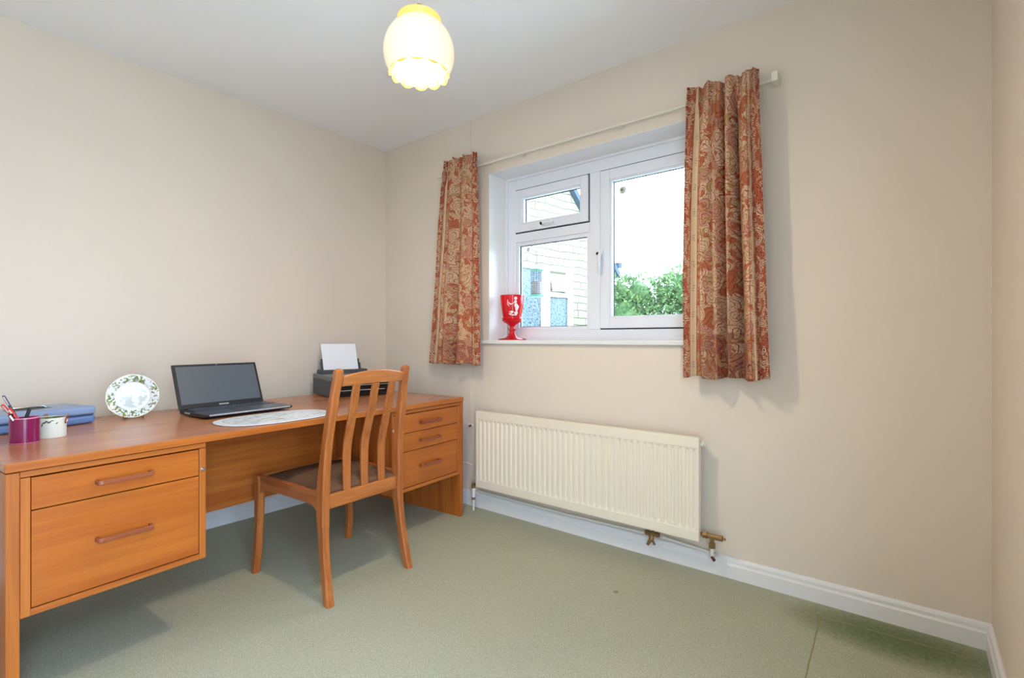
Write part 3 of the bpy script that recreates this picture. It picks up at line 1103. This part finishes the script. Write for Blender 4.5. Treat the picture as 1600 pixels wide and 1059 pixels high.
rg = []
for (r_, z, k_, kr) in ((0.1005, -0.056, 0, 0), (0.0965, -0.060, 0, 0), (0.0950, -0.064, 0.006, 0.001), (0.0965, -0.068, 0.014, 0.003), (0.0925, -0.0675, 0.014, 0.003), (0.0830, -0.064, 0.002, 0), (0.0810, -0.060, 0, 0), (0.087, -0.057, 0, 0)):
    rg.append([Vector(((r_ + kr * scal(a)) * math.cos(a), (r_ + kr * scal(a)) * math.sin(a), z - k_ * scal(a) + k_ * 0.4)) for a in [2 * PI * k / N for k in range(N)]])
b.rings(rg, closed=True)
b.build('scalloped_rim', M['lamp_rim'], Lp, smooth=True)
MB().lathe([(0.0, 0.160), (0.010, 0.160), (0.016, 0.145), (0.018, 0.127), (0.0, 0.127)], 20).build('lamp_holder', M['brownfit'], Lp, smooth=True)
MB().tube([(0, 0, 0.158), (0, 0, 0.40)], 0.003, 8).build('flex', M['cable'], Lp)
MB().lathe([(0.0, 0.43), (0.04, 0.43), (0.038, 0.41), (0.02, 0.395), (0.0, 0.395)], 24).build('ceiling_rose', M['white'], Lp, smooth=True)
MB().lathe([(0.001, 0.046), (0.014, 0.045), (0.016, 0.01), (0.03, -0.01), (0.032, -0.03), (0.022, -0.048), (0.001, -0.056)], 20, (0, 0, 0.055)).build('bulb', lamp_mat('lit_bulb', rgb(255, 250, 240), rgb(255, 244, 225), 6.0), Lp, smooth=True)

# ================================================================ desk
TH = math.asin(0.0753)
D = thing('desk', 'long teak desk with two drawer pedestals standing against the left wall', 'desk', (0.962, -0.177, 0), TH)
DEP = 0.846


def dk(name, mat, s0, s1, x0, x1, z0, z1, parent=None, bevel=0.0015):
    return bx(name, mat, x0, x1, -s1, -s0, z0, z1, parent if parent is not None else D, bevel)


dk('desk_top', M['teakTop'], 0.0, 1.9395, -DEP, 0.0, 0.6755, 0.700, bevel=0.0025)
# lipping strip along front edge has a brighter face
dk('edge_lipping', M['teakY'], 0.001, 1.9385, -0.001, 0.0025, 0.6752, 0.6990, bevel=0.0008)
dk('end_panel', M['teakZ'], 0.0, 0.0265, -DEP + 0.01, -0.002, 0.0, 0.6735)
dk('end_panel', M['teakZ'], 1.9085, 1.937, -DEP + 0.01, -0.002, 0.0, 0.6715)


def handle_at(parent, s, z, wd=0.15):
    # flat bar with rounded returns
    b = MB()
    y0, y1 = -(s + wd / 2), -(s - wd / 2)
    pts = [(0.0, y0), (0.022, y0), (0.029, y0 + 0.003), (0.032, y0 + 0.012), (0.032, y1 - 0.012), (0.029, y1 - 0.003), (0.022, y1), (0.0, y1),
           (0.0, y1 - 0.009), (0.020, y1 - 0.010), (0.0245, y1 - 0.018), (0.0245, y0 + 0.018), (0.020, y0 + 0.010), (0.0, y0 + 0.009)]
    b.prism(pts, z - 0.0075, z + 0.0075, 'Z')
    return b.build('handle', M['handle'], parent, 0.0025)


def pedestal(s0, s1, zb, drawers, hs, lock_s):
    dk('pedestal_side', M['teakZ'], s0, s0 + 0.016, -0.70, -0.022, zb, 0.655)
    dk('pedestal_side', M['teakZ'], s1 - 0.016, s1, -0.70, -0.022, zb, 0.655)
    dk('pedestal_base', M['teakY'], s0 + 0.016, s1 - 0.016, -0.70, -0.022, zb, zb + 0.014)
    dk('pedestal_back', M['teakY'], s0 + 0.016, s1 - 0.016, -0.70, -0.69, zb + 0.014, 0.655)
    dk('top_rail', M['teakY'], s0, s1, -0.025, -0.004, 0.6555, 0.6725)
    dk('stile', M['teakZ'], s0, s0 + 0.0215, -0.022, -0.003, zb, 0.6535)
    dk('stile', M['teakZ'], s1 - 0.0215, s1, -0.022, -0.003, zb, 0.6535)
    dk('bottom_rail', M['teakY'], s0 + 0.0215, s1 - 0.0215, -0.022, -0.003, zb, zb + 0.019)
    for z0, z1, hz in drawers:
        d_ = dk('drawer', M['drawerY'], s0 + 0.0235, s1 - 0.0235, -0.022, -0.0045, z0, z1, bevel=0.001)
        o = handle_at(d_, hs, hz)
        o.location.x = -0.0045
    MB().tube([(-0.004, -lock_s, 0.580), (0.0, -lock_s, 0.580)], 0.0075, 20).tube([(0.0, -lock_s, 0.580), (0.001, -lock_s, 0.580)], 0.0025, 10).build('lock', M['chrome'], D, 0.0005)


pedestal(1.4235, 1.9075, 0.264, [(0.5605, 0.6510, 0.6055), (0.2860, 0.5570, 0.4305)], 1.6665, 1.434)
pedestal(0.0275, 0.5540, 0.252, [(0.5555, 0.6510, 0.6000), (0.4600, 0.5525, 0.5060), (0.2740, 0.4570, 0.3730)], 0.2850, 0.543)
dk('modesty_panel', M['teakY'], 0.5545, 1.423, -0.46, -0.444, 0.278, 0.675)

# ================================================================ chair
C = thing('dining_chair', 'slat-backed teak chair with a brown padded seat pulled up to the desk', 'chair', (0.97, -1.03, 0))
CO = Vector((0.97, -1.03, 0))


def bar(name, mat, pts, wx, wy, bevel=0.007, smooth=True):
    """upright member: pts world centres, rectangular section wx (x) by wy (y)"""
    b = MB()
    rings = []
    for i, p in enumerate(pts):
        p = Vector(p) - CO
        a = wx[i] / 2 if isinstance(wx, (list, tuple)) else wx / 2
        c = wy[i] / 2 if isinstance(wy, (list, tuple)) else wy / 2
        k = min(a, c) * 0.35
        rings.append([p + Vector(q) for q in ((a, c - k, 0), (a - k, c, 0), (-a + k, c, 0), (-a, c - k, 0), (-a, -c + k, 0), (-a + k, -c, 0), (a - k, -c, 0), (a, -c + k, 0))])
    b.rings(rings)
    return b.build(name, mat, C, 0.0, smooth)


def spline(ctrl, n):
    out = []
    P = [Vector(c) for c in ctrl]
    P = [P[0] * 2 - P[1]] + P + [P[-1] * 2 - P[-2]]
    for i in range(1, len(P) - 2):
        for k in range(n):
            t = k / n
            a, b_, c, d_ = P[i - 1], P[i], P[i + 1], P[i + 2]
            out.append(0.5 * ((2 * b_) + (c - a) * t + (2 * a - 5 * b_ + 4 * c - d_) * t * t + (3 * b_ - a - 3 * c + d_) * t ** 3))
    out.append(P[-2])
    return out


def rear(y_foot, y_seat, y_top, dx):
    ctrl = [(1.252 + dx, y_foot, 0.0), (1.212 + dx, y_foot * 0.5 + y_seat * 0.5, 0.17), (1.186 + dx, y_seat, 0.33), (1.186 + dx, y_seat, 0.42),
            (1.203 + dx, y_seat * 0.7 + y_top * 0.3, 0.60), (1.232 + dx, y_seat * 0.35 + y_top * 0.65, 0.76), (1.258 + dx, y_top, 0.875), (1.266 + dx, y_top, 0.913)]
    pts = spline(ctrl, 6)
    wx, wy = [], []
    for p in pts:
        z = p.z
        wv = 0.034 + 0.020 * math.exp(-((z - 0.40) / 0.12) ** 2) + (0.006 if z > 0.45 else 0.004)
        wx.append(wv * (0.8 if z > 0.80 else 1.0))
        wy.append(0.034 if z > 0.3 else 0.030)
    # rounded tip
    tip = pts[-1]
    for dz, k in ((0.006, 0.85), (0.010, 0.55), (0.012, 0.2)):
        pts.append(tip + Vector((0.002, 0, dz)))
        wx.append(wx[-1] if False else 0.031 * k)
        wy.append(0.034 * k)
    return bar('rear_leg', M['chairZ'], pts, wx, wy)


rear(-1.230, -1.215, -1.197, 0.003)
rear(-0.818, -0.826, -0.846, -0.018)


def front(y, x, yf_, xf_):
    pts = spline([(xf_, yf_, 0.0), (xf_ + 0.012, yf_ * .8 + y * .2, 0.12), (x + 0.004, y, 0.30), (x + 0.004, y, 0.385), (x, y, 0.425)], 6)
    wx = [0.030 + 0.022 * min(1, max(0, p.z / 0.40)) ** 1.4 for p in pts]
    wx[-1] *= 0.8
    return bar('front_leg', M['chairZ'], pts, wx, 0.030)


front(-1.252, 0.722, -1.276, 0.742)
front(-0.795, 0.716, -0.787, 0.716)


def rail_prism(name, mat, poly_top, z0, z1, bevel=0.004):
    b = MB()
    A = [Vector((x, y, z)) - CO for x, y, z in [(p[0], p[1], z0) for p in poly_top]]
    B_ = [Vector((x, y, z)) - CO for x, y, z in [(p[0], p[1], z1) for p in poly_top]]
    b.rings([A, B_])
    return b.build(name, mat, C, bevel)


# side rails, slightly arched underneath
def side_rail(xa, ya, xb, yb):
    b = MB()
    rr = []
    nrm = Vector((-(yb - ya), xb - xa, 0)).normalized() * 0.011
    for k in range(13):
        t = k / 12
        p = Vector((xa + (xb - xa) * t, ya + (yb - ya) * t, 0)) - CO
        e = min(t, 1 - t)
        lo = 0.372 - 0.030 * math.exp(-e / 0.05)
        hi = 0.430 + 0.006 * math.exp(-(1 - t) / 0.06)
        rr.append([p + nrm + Vector((0, 0, lo)), p - nrm + Vector((0, 0, lo)), p - nrm + Vector((0, 0, hi)), p + nrm + Vector((0, 0, hi))])
    b.rings(rr)
    return b.build('side_rail', M['chairX'], C, 0.005)


side_rail(0.735, -1.251, 1.172, -1.218)
side_rail(0.731, -0.796, 1.155, -0.823)
rail_prism('rear_rail', M['chairY'], [(1.176, -1.198), (1.200, -1.198), (1.180, -0.842), (1.156, -0.842)], 0.355, 0.412)
rail_prism('front_rail', M['chairY'], [(0.715, -1.238), (0.737, -1.238), (0.733, -0.809), (0.711, -0.809)], 0.365, 0.430)

# top rail: curved across and crowned
b = MB()
rr = []
for k in range(17):
    t = k / 16
    y = -1.176 + (0.318) * t
    bow = 0.022 * math.sin(PI * t)
    xc = 1.262 - 0.022 * t + bow
    zt = 0.894 + 0.020 * math.sin(PI * t)
    zb = 0.852 + 0.006 * math.sin(PI * t)
    lean = 0.006
    rr.append([Vector((xc - 0.010 - lean, y, zb)) - CO, Vector((xc + 0.010 - lean, y, zb)) - CO, Vector((xc + 0.010 + lean, y, zt)) - CO, Vector((xc - 0.010 + lean, y, zt)) - CO])
b.rings(rr)
b.build('top_rail', M['chairY'], C, 0.004, True)
# slats
for t, yb, yt in ((0.25, -1.104, -1.113), (0.5, -1.014, -1.020), (0.76, -0.921, -0.925)):
    xb, xt = 1.190 - 0.022 * t, 1.262 - 0.022 * t + 0.022 * math.sin(PI * t)
    ctrl = [(xb, yb, 0.400), (xb - 0.002, yb, 0.50), (xb + 0.004, yb, 0.60), (xb * 0.5 + xt * 0.5 + 0.002, (yb + yt) / 2, 0.73), (xt - 0.004, yt, 0.858)]
    pts = spline(ctrl, 6)
    b = MB()
    rr = []
    for p in pts:
        q = p - CO
        wv = 0.0165 + 0.0025 * math.sin((p.z - 0.4) / 0.46 * PI)
        rr.append([q + Vector((0.0065, wv, 0)), q + Vector((-0.0065, wv, 0)), q + Vector((-0.0065, -wv, 0)), q + Vector((0.0065, -wv, 0))])
    b.rings(rr)
    b.build('back_slat', M['chairZ'], C, 0.003, True)
# padded seat
b = bmesh.new()
NX, NY = 30, 30
gr = []
for j in range(NY + 1):
    row = []
    for i in range(NX + 1):
        s_, t_ = i / NX, j / NY
        x = 0.732 + (1.172 - 0.732) * s_
        hw0, hw1 = 0.216, 0.190
        hw = hw0 + (hw1 - hw0) * s_
        yc = -1.024 + 0.0 * s_
        y = yc + hw * (2 * t_ - 1)
        e = min(s_, 1 - s_, t_, 1 - t_)
        dome = (math.sin(PI * s_) * math.sin(PI * t_)) ** 0.45
        z = 0.418 + 0.036 * dome + 0.002 * noise.noise(Vector((x * 20, y * 20, 0)))
        row.append(b.verts.new(Vector((x, y, z)) - CO))
    gr.append(row)
for j in range(NY):
    for i in range(NX):
        b.faces.new((gr[j][i], gr[j][i + 1], gr[j + 1][i + 1], gr[j + 1][i]))
me = bpy.data.meshes.new('seat')
b.to_mesh(me)
b.free()
for p in me.polygons:
    p.use_smooth = True
me.materials.append(M['seat'])
so = bpy.data.objects.new('seat', me)
COL.objects.link(so)
so.parent = C
md = so.modifiers.new('thickness', 'SOLIDIFY')
md.thickness = 0.03
md.offset = -1

# ================================================================ things on the desk
DZ = 0.7002
# --- printer
PR = thing('printer', 'dark grey inkjet printer with glossy black front on the far end of the desk', 'printer', (0.398, -0.709, DZ), math.atan2(0.968, 0.25) - PI / 2)
# local: +y along the front edge, -x towards the wall
b = MB()
prof = [(-0.312, 0.004), (-0.014, 0.004), (-0.006, 0.012), (-0.004, 0.098), (-0.312, 0.098)]
b.prism(prof, 0.0, 0.396, 'Y')
b.build('body', M['plastic_dark'], PR, 0.004)
b = MB()
b.prism([(-0.314, 0.0985), (-0.006, 0.0985), (-0.010, 0.118), (-0.022, 0.1265), (-0.300, 0.1265), (-0.314, 0.118)], 0.0, 0.396, 'Y')
b.build('lid', M['printer_top'], PR, 0.003)
bx('front_panel', M['black_gloss'], -0.006, 0.003, 0.020, 0.376, 0.016, 0.116, PR, 0.003)
bx('trim_strip', M['silver'], 0.001, 0.006, 0.030, 0.366, 0.064, 0.068, PR, 0.001)
bx('output_tray', M['black_gloss'], 0.0, 0.018, 0.040, 0.356, 0.018, 0.058, PR, 0.003)
bx('tray_lip', M['silver'], 0.014, 0.0195, 0.060, 0.336, 0.036, 0.041, PR, 0.001)
MB().tube([(0.0025, 0.105, 0.087), (0.006, 0.105, 0.087)], 0.010, 20).build('badge', M['silver'], PR)
bx('side_slot', M['black'], -0.085, -0.040, -0.0012, 0.001, 0.078, 0.086, PR)
bx('foot', M['black'], -0.30, -0.02, 0.012, 0.384, 0.0, 0.005, PR)
# sheet support
Ms = Matrix.Translation((-0.215, 0, 0.124)) @ Matrix.Rotation(math.radians(-19), 4, 'Y')
MB().box(-0.012, -0.006, 0.030, 0.272, -0.01, 0.10, Ms).box(-0.008, 0.004, 0.024, 0.031, -0.01, 0.080, Ms).box(-0.008, 0.002, 0.270, 0.275, -0.01, 0.072, Ms).build('paper_support', M['plastic_dark'], PR, 0.002)
MB().prism([(-0.300, 0.1265), (-0.19, 0.1265), (-0.205, 0.150), (-0.290, 0.150)], 0.018, 0.31, 'Y').build('feed_slot', M['plastic_dark'], PR, 0.004)
pa = MB()
n_ = 8
rr = []
for k in range(n_ + 1):
    t = k / n_
    x, z = -0.004 - 0.006 * t * t, 0.012 + 0.188 * t
    rr.append([Ms @ Vector((x, 0.040, z)), Ms @ Vector((x + 0.0025, 0.040, z)), Ms @ Vector((x + 0.0025, 0.258, z)), Ms @ Vector((x, 0.258, z))])
pa.rings(rr)
po = pa.build('paper_stack', M['paper'], None, smooth=True)
po.matrix_world = Matrix.Translation((0.398, -0.709, DZ)) @ Matrix.Rotation(math.atan2(0.968, 0.25) - PI / 2, 4, 'Z')
tag(po, 'blank white paper standing upright in the feeder of the printer', 'paper')

# --- laptop
LT = thing('laptop', 'open dark laptop with its screen switched off, on the middle of the desk', 'laptop', (0.452, -1.290, DZ), math.radians(4.5))
# local: hinge line along y at x=0, front edge at +x
LW, LD = 0.392, 0.250
b = MB()
b.prism([(0.0, 0.006), (0.020, 0.004), (0.10, 0.003), (LD - 0.02, 0.006), (LD, 0.013), (LD, 0.019), (LD - 0.01, 0.021), (0.0, 0.024)], -LW / 2, LW / 2, 'Y')
b.build('base', M['black'], LT, 0.003)
Mt = Matrix.Translation((0, 0, 0.0243)) @ Matrix.Rotation(math.atan2(0.003, LD), 4, 'Y')
MB().box(0.122, LD - 0.002, -LW / 2 + 0.004, LW / 2 - 0.004, -0.002, 0.0012, Mt).build('palm_rest', M['laptop_base'], LT, 0.001)
MB().box(0.004, 0.1215, -LW / 2 + 0.004, LW / 2 - 0.004, -0.002, 0.0004, Mt).build('keyboard_deck', M['black'], LT, 0.0005)
MB().box(LD - 0.004, LD + 0.0008, -LW / 2 + 0.012, LW / 2 - 0.012, -0.0075, -0.001, Mt).build('front_edge', M['silver'], LT, 0.001)
MB().box(0.140, 0.205, -0.060, 0.030, 0.0012, 0.0016, Mt).build('touchpad', M['plastic_dark'], LT)
ks = MB()
for rI in range(6):
    nk = 16
    for k in range(nk):
        x0 = 0.022 + rI * 0.0160
        y0 = -0.176 + k * 0.0222
        ks.box(x0, x0 + 0.0132, y0, y0 + 0.019, 0.0004, 0.0032, Mt)
ks.build('keyboard', M['laptop_base'], LT, 0.0006)
TL = math.radians(22)
Mk = Matrix.Translation((-0.002, 0, 0.020)) @ Matrix.Rotation(-TL, 4, 'Y')
SH = 0.218
lid = MB().box(-0.010, 0.0, -LW / 2, LW / 2, 0.0, SH, Mk).build('screen_lid', M['black'], LT, 0.004)
MB().box(0.0, 0.0016, -LW / 2 + 0.013, LW / 2 - 0.013, 0.024, SH - 0.012, Mk).build('display', M['screen'], lid)
MB().box(0.0, 0.0016, -0.022, 0.022, 0.009, 0.015, Mk).build('badge', M['silver'], lid)
MB().tube([Mk @ Vector((0.0, 0, SH - 0.006)), Mk @ Vector((0.0015, 0, SH - 0.006))], 0.002, 10).build('webcam', M['silver'], lid)
MB().tube([(0.0, -0.165, 0.020), (0.0, 0.165, 0.020)], 0.007, 12).build('hinge', M['black'], LT, smooth=True)
bx('side_ports', M['silver'], 0.05, 0.10, -LW / 2 - 0.0006, -LW / 2 + 0.001, 0.012, 0.018, LT)
bx('foot', M['black'], 0.03, 0.04, -0.16, 0.16, 0.0, 0.005, LT)
bx('foot', M['black'], 0.19, 0.20, -0.16, 0.16, 0.0, 0.007, LT)

# --- place mat
pm = MB()
ol = []
for k in range(96):
    a = 2 * PI * k / 96
    ca, sa = math.cos(a), math.sin(a)
    ol.append((0.150 * math.copysign(abs(ca) ** (2 / 2.6), ca), 0.245 * math.copysign(abs(sa) ** (2 / 2.6), sa)))
PM = thing('place_mat', 'oval white printed place mat lying at the desk edge in front of the laptop', 'place mat', (0.880, -1.250, DZ), TH * 0.6)
MB().prism(ol, 0.0, 0.0018, 'Z').build('cork_backing', M['cork'], PM)
MB().prism([(x * 0.992, y * 0.994) for x, y in ol], 0.0018, 0.0042, 'Z').build('printed_face', M['placemat'], PM, 0.0006)

# --- plate on a wire stand
PX, PY = 0.418, -1.642
RP = 0.094
tilt = math.radians(14)
PLm = Matrix.Translation((PX - 0.008, PY, DZ + 0.0035 + RP * math.cos(tilt))) @ Matrix.Rotation(math.radians(-16), 4, 'Z') @ Matrix.Rotation(PI / 2 - tilt, 4, 'Y')
pb = MB()
pb.lathe([(0.0005, 0.0), (0.056, 0.0), (0.060, 0.003), (0.066, 0.0095), (0.0905, 0.0145), (0.094, 0.0160), (0.094, 0.0185), (0.0905, 0.0172), (0.066, 0.0125), (0.058, 0.0052), (0.0005, 0.0034)], 72)
plo = pb.build('plate', M['plate'], smooth=True)
plo.matrix_world = PLm
tag(plo, 'white china plate printed with small flowers, propped upright on the desk', 'plate')
ST = thing('plate_stand', 'thin wire stand holding up the flowered china plate', 'stand', (PX, PY, DZ), math.radians(-16))
wr_ = MB()
for sgn in (-1, 1):
    yy = sgn * 0.034
    wr_.tube([(0.034, yy, 0.018), (0.034, yy, 0.004), (0.020, yy, 0.002), (-0.060, yy * 0.9, 0.002), (-0.052, yy * .6, 0.06), (-0.044, yy * .3, 0.09)], 0.0014, 8)
wr_.tube([(-0.044, -0.010, 0.09), (-0.044, 0.010, 0.09)], 0.0014, 8)
wr_.tube([(-0.03, -0.034, 0.002), (-0.03, 0.034, 0.002)], 0.0014, 8)
wr_.build('wire', M['brass'], ST, smooth=True)

# --- cash box
CB = thing('cash_box', 'blue metal cash box with a folded top handle at the left end of the desk', 'box', (0.424, -1.771, DZ), math.atan2(0.296, 0.955))
# local: long side along -y, depth along -x
bb = MB()
bb.box(-0.215, 0.0, -0.34, 0.0, 0.001, 0.0345)
bb.build('body', M['box_blue2'], CB, 0.012, seg=4)
bb = MB()
bb.box(-0.215, 0.002, -0.342, 0.002, 0.0362, 0.0705)
bb.build('lid', M['box_blue'], CB, 0.012, seg=4)
bx('recess', M['black'], -0.135, -0.085, -0.235, -0.105, 0.070, 0.0712, CB, 0.0004)
MB().tube([(-0.110, -0.225, 0.072), (-0.110, -0.215, 0.078), (-0.110, -0.125, 0.078), (-0.110, -0.115, 0.072)], 0.0042, 10).build('handle', M['chrome'], CB, smooth=True)
MB().tube([(0.0, -0.17, 0.05), (0.004, -0.17, 0.05)], 0.009, 16).build('lock', M['chrome'], CB)
MB().tube([(-0.2, -0.005, 0.0355), (-0.012, -0.001, 0.0355), (-0.001, -0.012, 0.0355), (-0.001, -0.33, 0.0355)], 0.0016, 8).build('seam', M['navy'], CB, smooth=True)

# --- pen pot
CPx, CPy = 0.745, -2.024
CP = thing('pen_pot', 'round maroon pen pot at the left end of the desk', 'pot', (CPx, CPy, DZ))
MB().lathe([(0.0005, 0.0), (0.038, 0.0), (0.038, 0.083), (0.0355, 0.083), (0.0355, 0.004), (0.0005, 0.004)], 56).build('body', M['maroon'], CP, smooth=True)
M['pot_rim'] = plain('pink_pot_rim', rgb(214, 130, 160), 0.25)
b = MB()
b.rings([[Vector(((0.0368 + 0.0018 * math.cos(q)) * math.cos(a), (0.0368 + 0.0018 * math.cos(q)) * math.sin(a), 0.082 + 0.0022 * math.sin(q))) for q in [2 * PI * k / 8 for k in range(8)]] for a in [2 * PI * k / 48 for k in range(48)]], closed=True)
b.build('rim', M['pot_rim'], CP, smooth=True)
b = MB()
b.rings([[Vector(((0.038 + 0.001 * math.cos(q)) * math.cos(a), (0.038 + 0.001 * math.cos(q)) * math.sin(a), 0.002 + 0.001 * math.sin(q))) for q in [2 * PI * k / 8 for k in range(8)]] for a in [2 * PI * k / 48 for k in range(48)]], closed=True)
b.build('base_ring', M['pot_rim'], CP, smooth=True)


def pen(label, foot, tip, r, body, cap, cap_len=0.3, clip=True):
    f, t = Vector(foot), Vector(tip)
    f.x, f.y, t.x, t.y = f.x * 0.74, f.y * 0.74, t.x * 0.8, t.y * 0.8
    L = (t - f).length
    root = thing('pen', label, 'pen', (CPx + f.x, CPy + f.y, DZ + 0.0042 + f.z), 0, 'pens in the maroon pot')
    d = t - f
    root.rotation_mode = 'QUATERNION'
    root.rotation_quaternion = d.to_track_quat('Z', 'Y')
    cl_ = L * (1 - cap_len)
    MB().lathe([(0.0004, 0.0), (r * 0.4, 0.006), (r, 0.018), (r, cl_)], 14, cap=True).build('barrel', body, root, smooth=True)
    MB().lathe([(r * 1.15, cl_), (r * 1.15, L - 0.003), (r * 0.7, L), (0.0004, L)], 14, cap=True).build('cap', cap, root, smooth=True)
    if clip:
        bx('clip', M['chrome'], r * 1.15, r * 1.15 + 0.002, -0.0018, 0.0018, L * 0.78, L - 0.004, root)
    return root


pen('red pen leaning left in the maroon pot, nearest the front', (0.022, 0.022, 0.004), (-0.0045, -0.046, 0.112), 0.0046, M['red'], M['red'])
pen('red pen with a white band leaning left out of the maroon pot', (-0.006, 0.030, 0.004), (-0.028, -0.064, 0.124), 0.0042, M['white'], M['red'], 0.35)
pen('dark blue pen leaning furthest left out of the maroon pot', (-0.028, 0.020, 0.004), (-0.046, -0.058, 0.152), 0.0034, M['white'], M['navy'], 0.5)
pen('black pen leaning low over the left rim of the maroon pot', (0.030, 0.010, 0.004), (0.020, -0.048, 0.094), 0.0042, M['black'], M['black'])
pen('short black pen standing behind the red ones in the maroon pot', (-0.030, -0.020, 0.004), (-0.034, 0.020, 0.104), 0.0045, M['black'], M['black'])

# --- cream tin
TN = thing('storage_tin', 'round cream tin with copper loop handles and painted leaves beside the maroon pot', 'tin', (0.680, -1.948, DZ))
TN.scale = (0.84, 0.84, 1.0)
MB().lathe([(0.0005, 0.0), (0.047, 0.0), (0.048, 0.003), (0.048, 0.068), (0.0465, 0.068), (0.0465, 0.004), (0.0005, 0.004)], 56).build('body', M['pale_tin'], TN, smooth=True)
MB().lathe([(0.0462, 0.066), (0.0462, 0.0045), (0.0005, 0.0045)], 40).build('lining', M['tin_in'], TN, smooth=True)
for a0 in (0.95, 0.95 + PI):
    ca, sa = math.cos(a0), math.sin(a0)
    tx, ty = -sa, ca
    pts = []
    for k in range(15):
        q = PI * 2 * k / 14
        rr_ = 0.048 + 0.001 + 0.010 * (0.5 - 0.5 * math.cos(q))
        off = 0.009 * math.sin(q)
        pts.append((ca * rr_ + tx * off, sa * rr_ + ty * off, 0.046 + 0.030 * (0.5 - 0.5 * math.cos(q))))
    MB().tube(pts, 0.0018, 8).build('loop_handle', M['copper'], TN, smooth=True)
lf = MB()
for a, z, sc_, rot_ in ((-0.62, 0.054, 1.0, 0.3), (-0.45, 0.058, 0.8, -0.4), (-0.28, 0.055, 0.9, 0.5), (-0.78, 0.046, 0.8, 1.2), (-0.1, 0.060, 0.6, 0.0), (0.2, 0.050, 0.6, 0.6)):
    ring = []
    for k in range(12):
        q = 2 * PI * k / 12
        u = 0.0075 * sc_ * math.cos(q)
        v = 0.0030 * sc_ * math.sin(q)
        uu = u * math.cos(rot_) - v * math.sin(rot_)
        vv = u * math.sin(rot_) + v * math.cos(rot_)
        ang = a + uu / 0.048
        ring.append((ang, z + vv))
    lf.rings([[Vector((0.0479 * math.cos(g_), 0.0479 * math.sin(g_), z_)) for g_, z_ in ring], [Vector((0.0484 * math.cos(g_), 0.0484 * math.sin(g_), z_)) for g_, z_ in ring]])
lf.build('painted_leaves', M['tin_leaf'], TN)

# ================================================================ goblet on the sill
GX, GY = 1.132, 0.072
G = thing('goblet', 'ruby red glass goblet with a white painted figure on the window sill', 'goblet', (GX, GY, OZ0))
GS = 1.0
gp = [(0.0005, 0.0), (0.084, 0.0), (0.086, 0.004), (0.080, 0.008), (0.040, 0.015), (0.026, 0.028), (0.019, 0.044), (0.016, 0.056), (0.024, 0.060), (0.024, 0.066), (0.015, 0.070), (0.014, 0.082),
      (0.020, 0.090), (0.034, 0.100), (0.052, 0.110), (0.060, 0.118), (0.061, 0.122), (0.056, 0.125), (0.061, 0.130), (0.061, 0.136), (0.056, 0.139), (0.060, 0.160), (0.066, 0.200), (0.070, 0.240), (0.072, 0.271)]
gi_ = [(0.0695, 0.271), (0.0672, 0.24), (0.063, 0.20), (0.057, 0.16), (0.052, 0.142), (0.03, 0.128), (0.0005, 0.122)]
MB().lathe(gp + gi_, 64).build('bowl', M['ruby'], G, smooth=True)


def figure_patch(poly):
    """small raised patch on the bowl; poly in (u metres sideways, z) facing the camera"""
    b = MB()
    a0 = math.atan2(CY - GY, CX - GX) + 0.12

    def P(u, z, k):
        rr_ = 0.0562 + (z - 0.139) * (0.072 - 0.0562) / 0.132 + k
        a = a0 + u / 0.068
        return Vector((rr_ * math.cos(a), rr_ * math.sin(a), z))
    b.rings([[P(u, z, -0.002) for u, z in poly], [P(u, z, 0.0028) for u, z in poly]])
    return b


def blob(u, z, ru, rz, n=12, w_=0.0):
    return [(u + ru * (1 + w_ * math.sin(3 * q)) * math.cos(q), z + rz * (1 + w_ * math.cos(4 * q)) * math.sin(q)) for q in [2 * PI * k / n for k in range(n)]]


fg = MB()
shapes = [blob(0.012, 0.249, 0.010, 0.010), blob(0.012, 0.228, 0.008, 0.010, w_=.2), blob(0.016, 0.205, 0.011, 0.015, w_=.25), blob(0.021, 0.182, 0.009, 0.016, w_=.25), blob(0.018, 0.160, 0.012, 0.012, w_=.3),
          [(0.006, 0.222), (-0.012, 0.212), (-0.026, 0.214), (-0.032, 0.226), (-0.028, 0.228), (-0.022, 0.219), (-0.010, 0.217), (0.006, 0.228)],
          [(-0.036, 0.240), (-0.033, 0.240), (-0.034, 0.214), (-0.026, 0.204), (-0.028, 0.201), (-0.038, 0.212)],
          blob(-0.012, 0.168, 0.016, 0.005, w_=.3), blob(-0.020, 0.156, 0.012, 0.004, w_=.3), blob(0.0, 0.150, 0.02, 0.003, w_=.3), blob(0.030, 0.196, 0.006, 0.010, w_=.3)]
for s_ in shapes:
    t_ = figure_patch(s_)
    me_ = bpy.data.meshes.new('tmp')
    t_.b.to_mesh(me_)
    t_.b.free()
    fg.b.from_mesh(me_)
    bpy.data.meshes.remove(me_)
fg.build('painted_figure', M['enamel'], G)
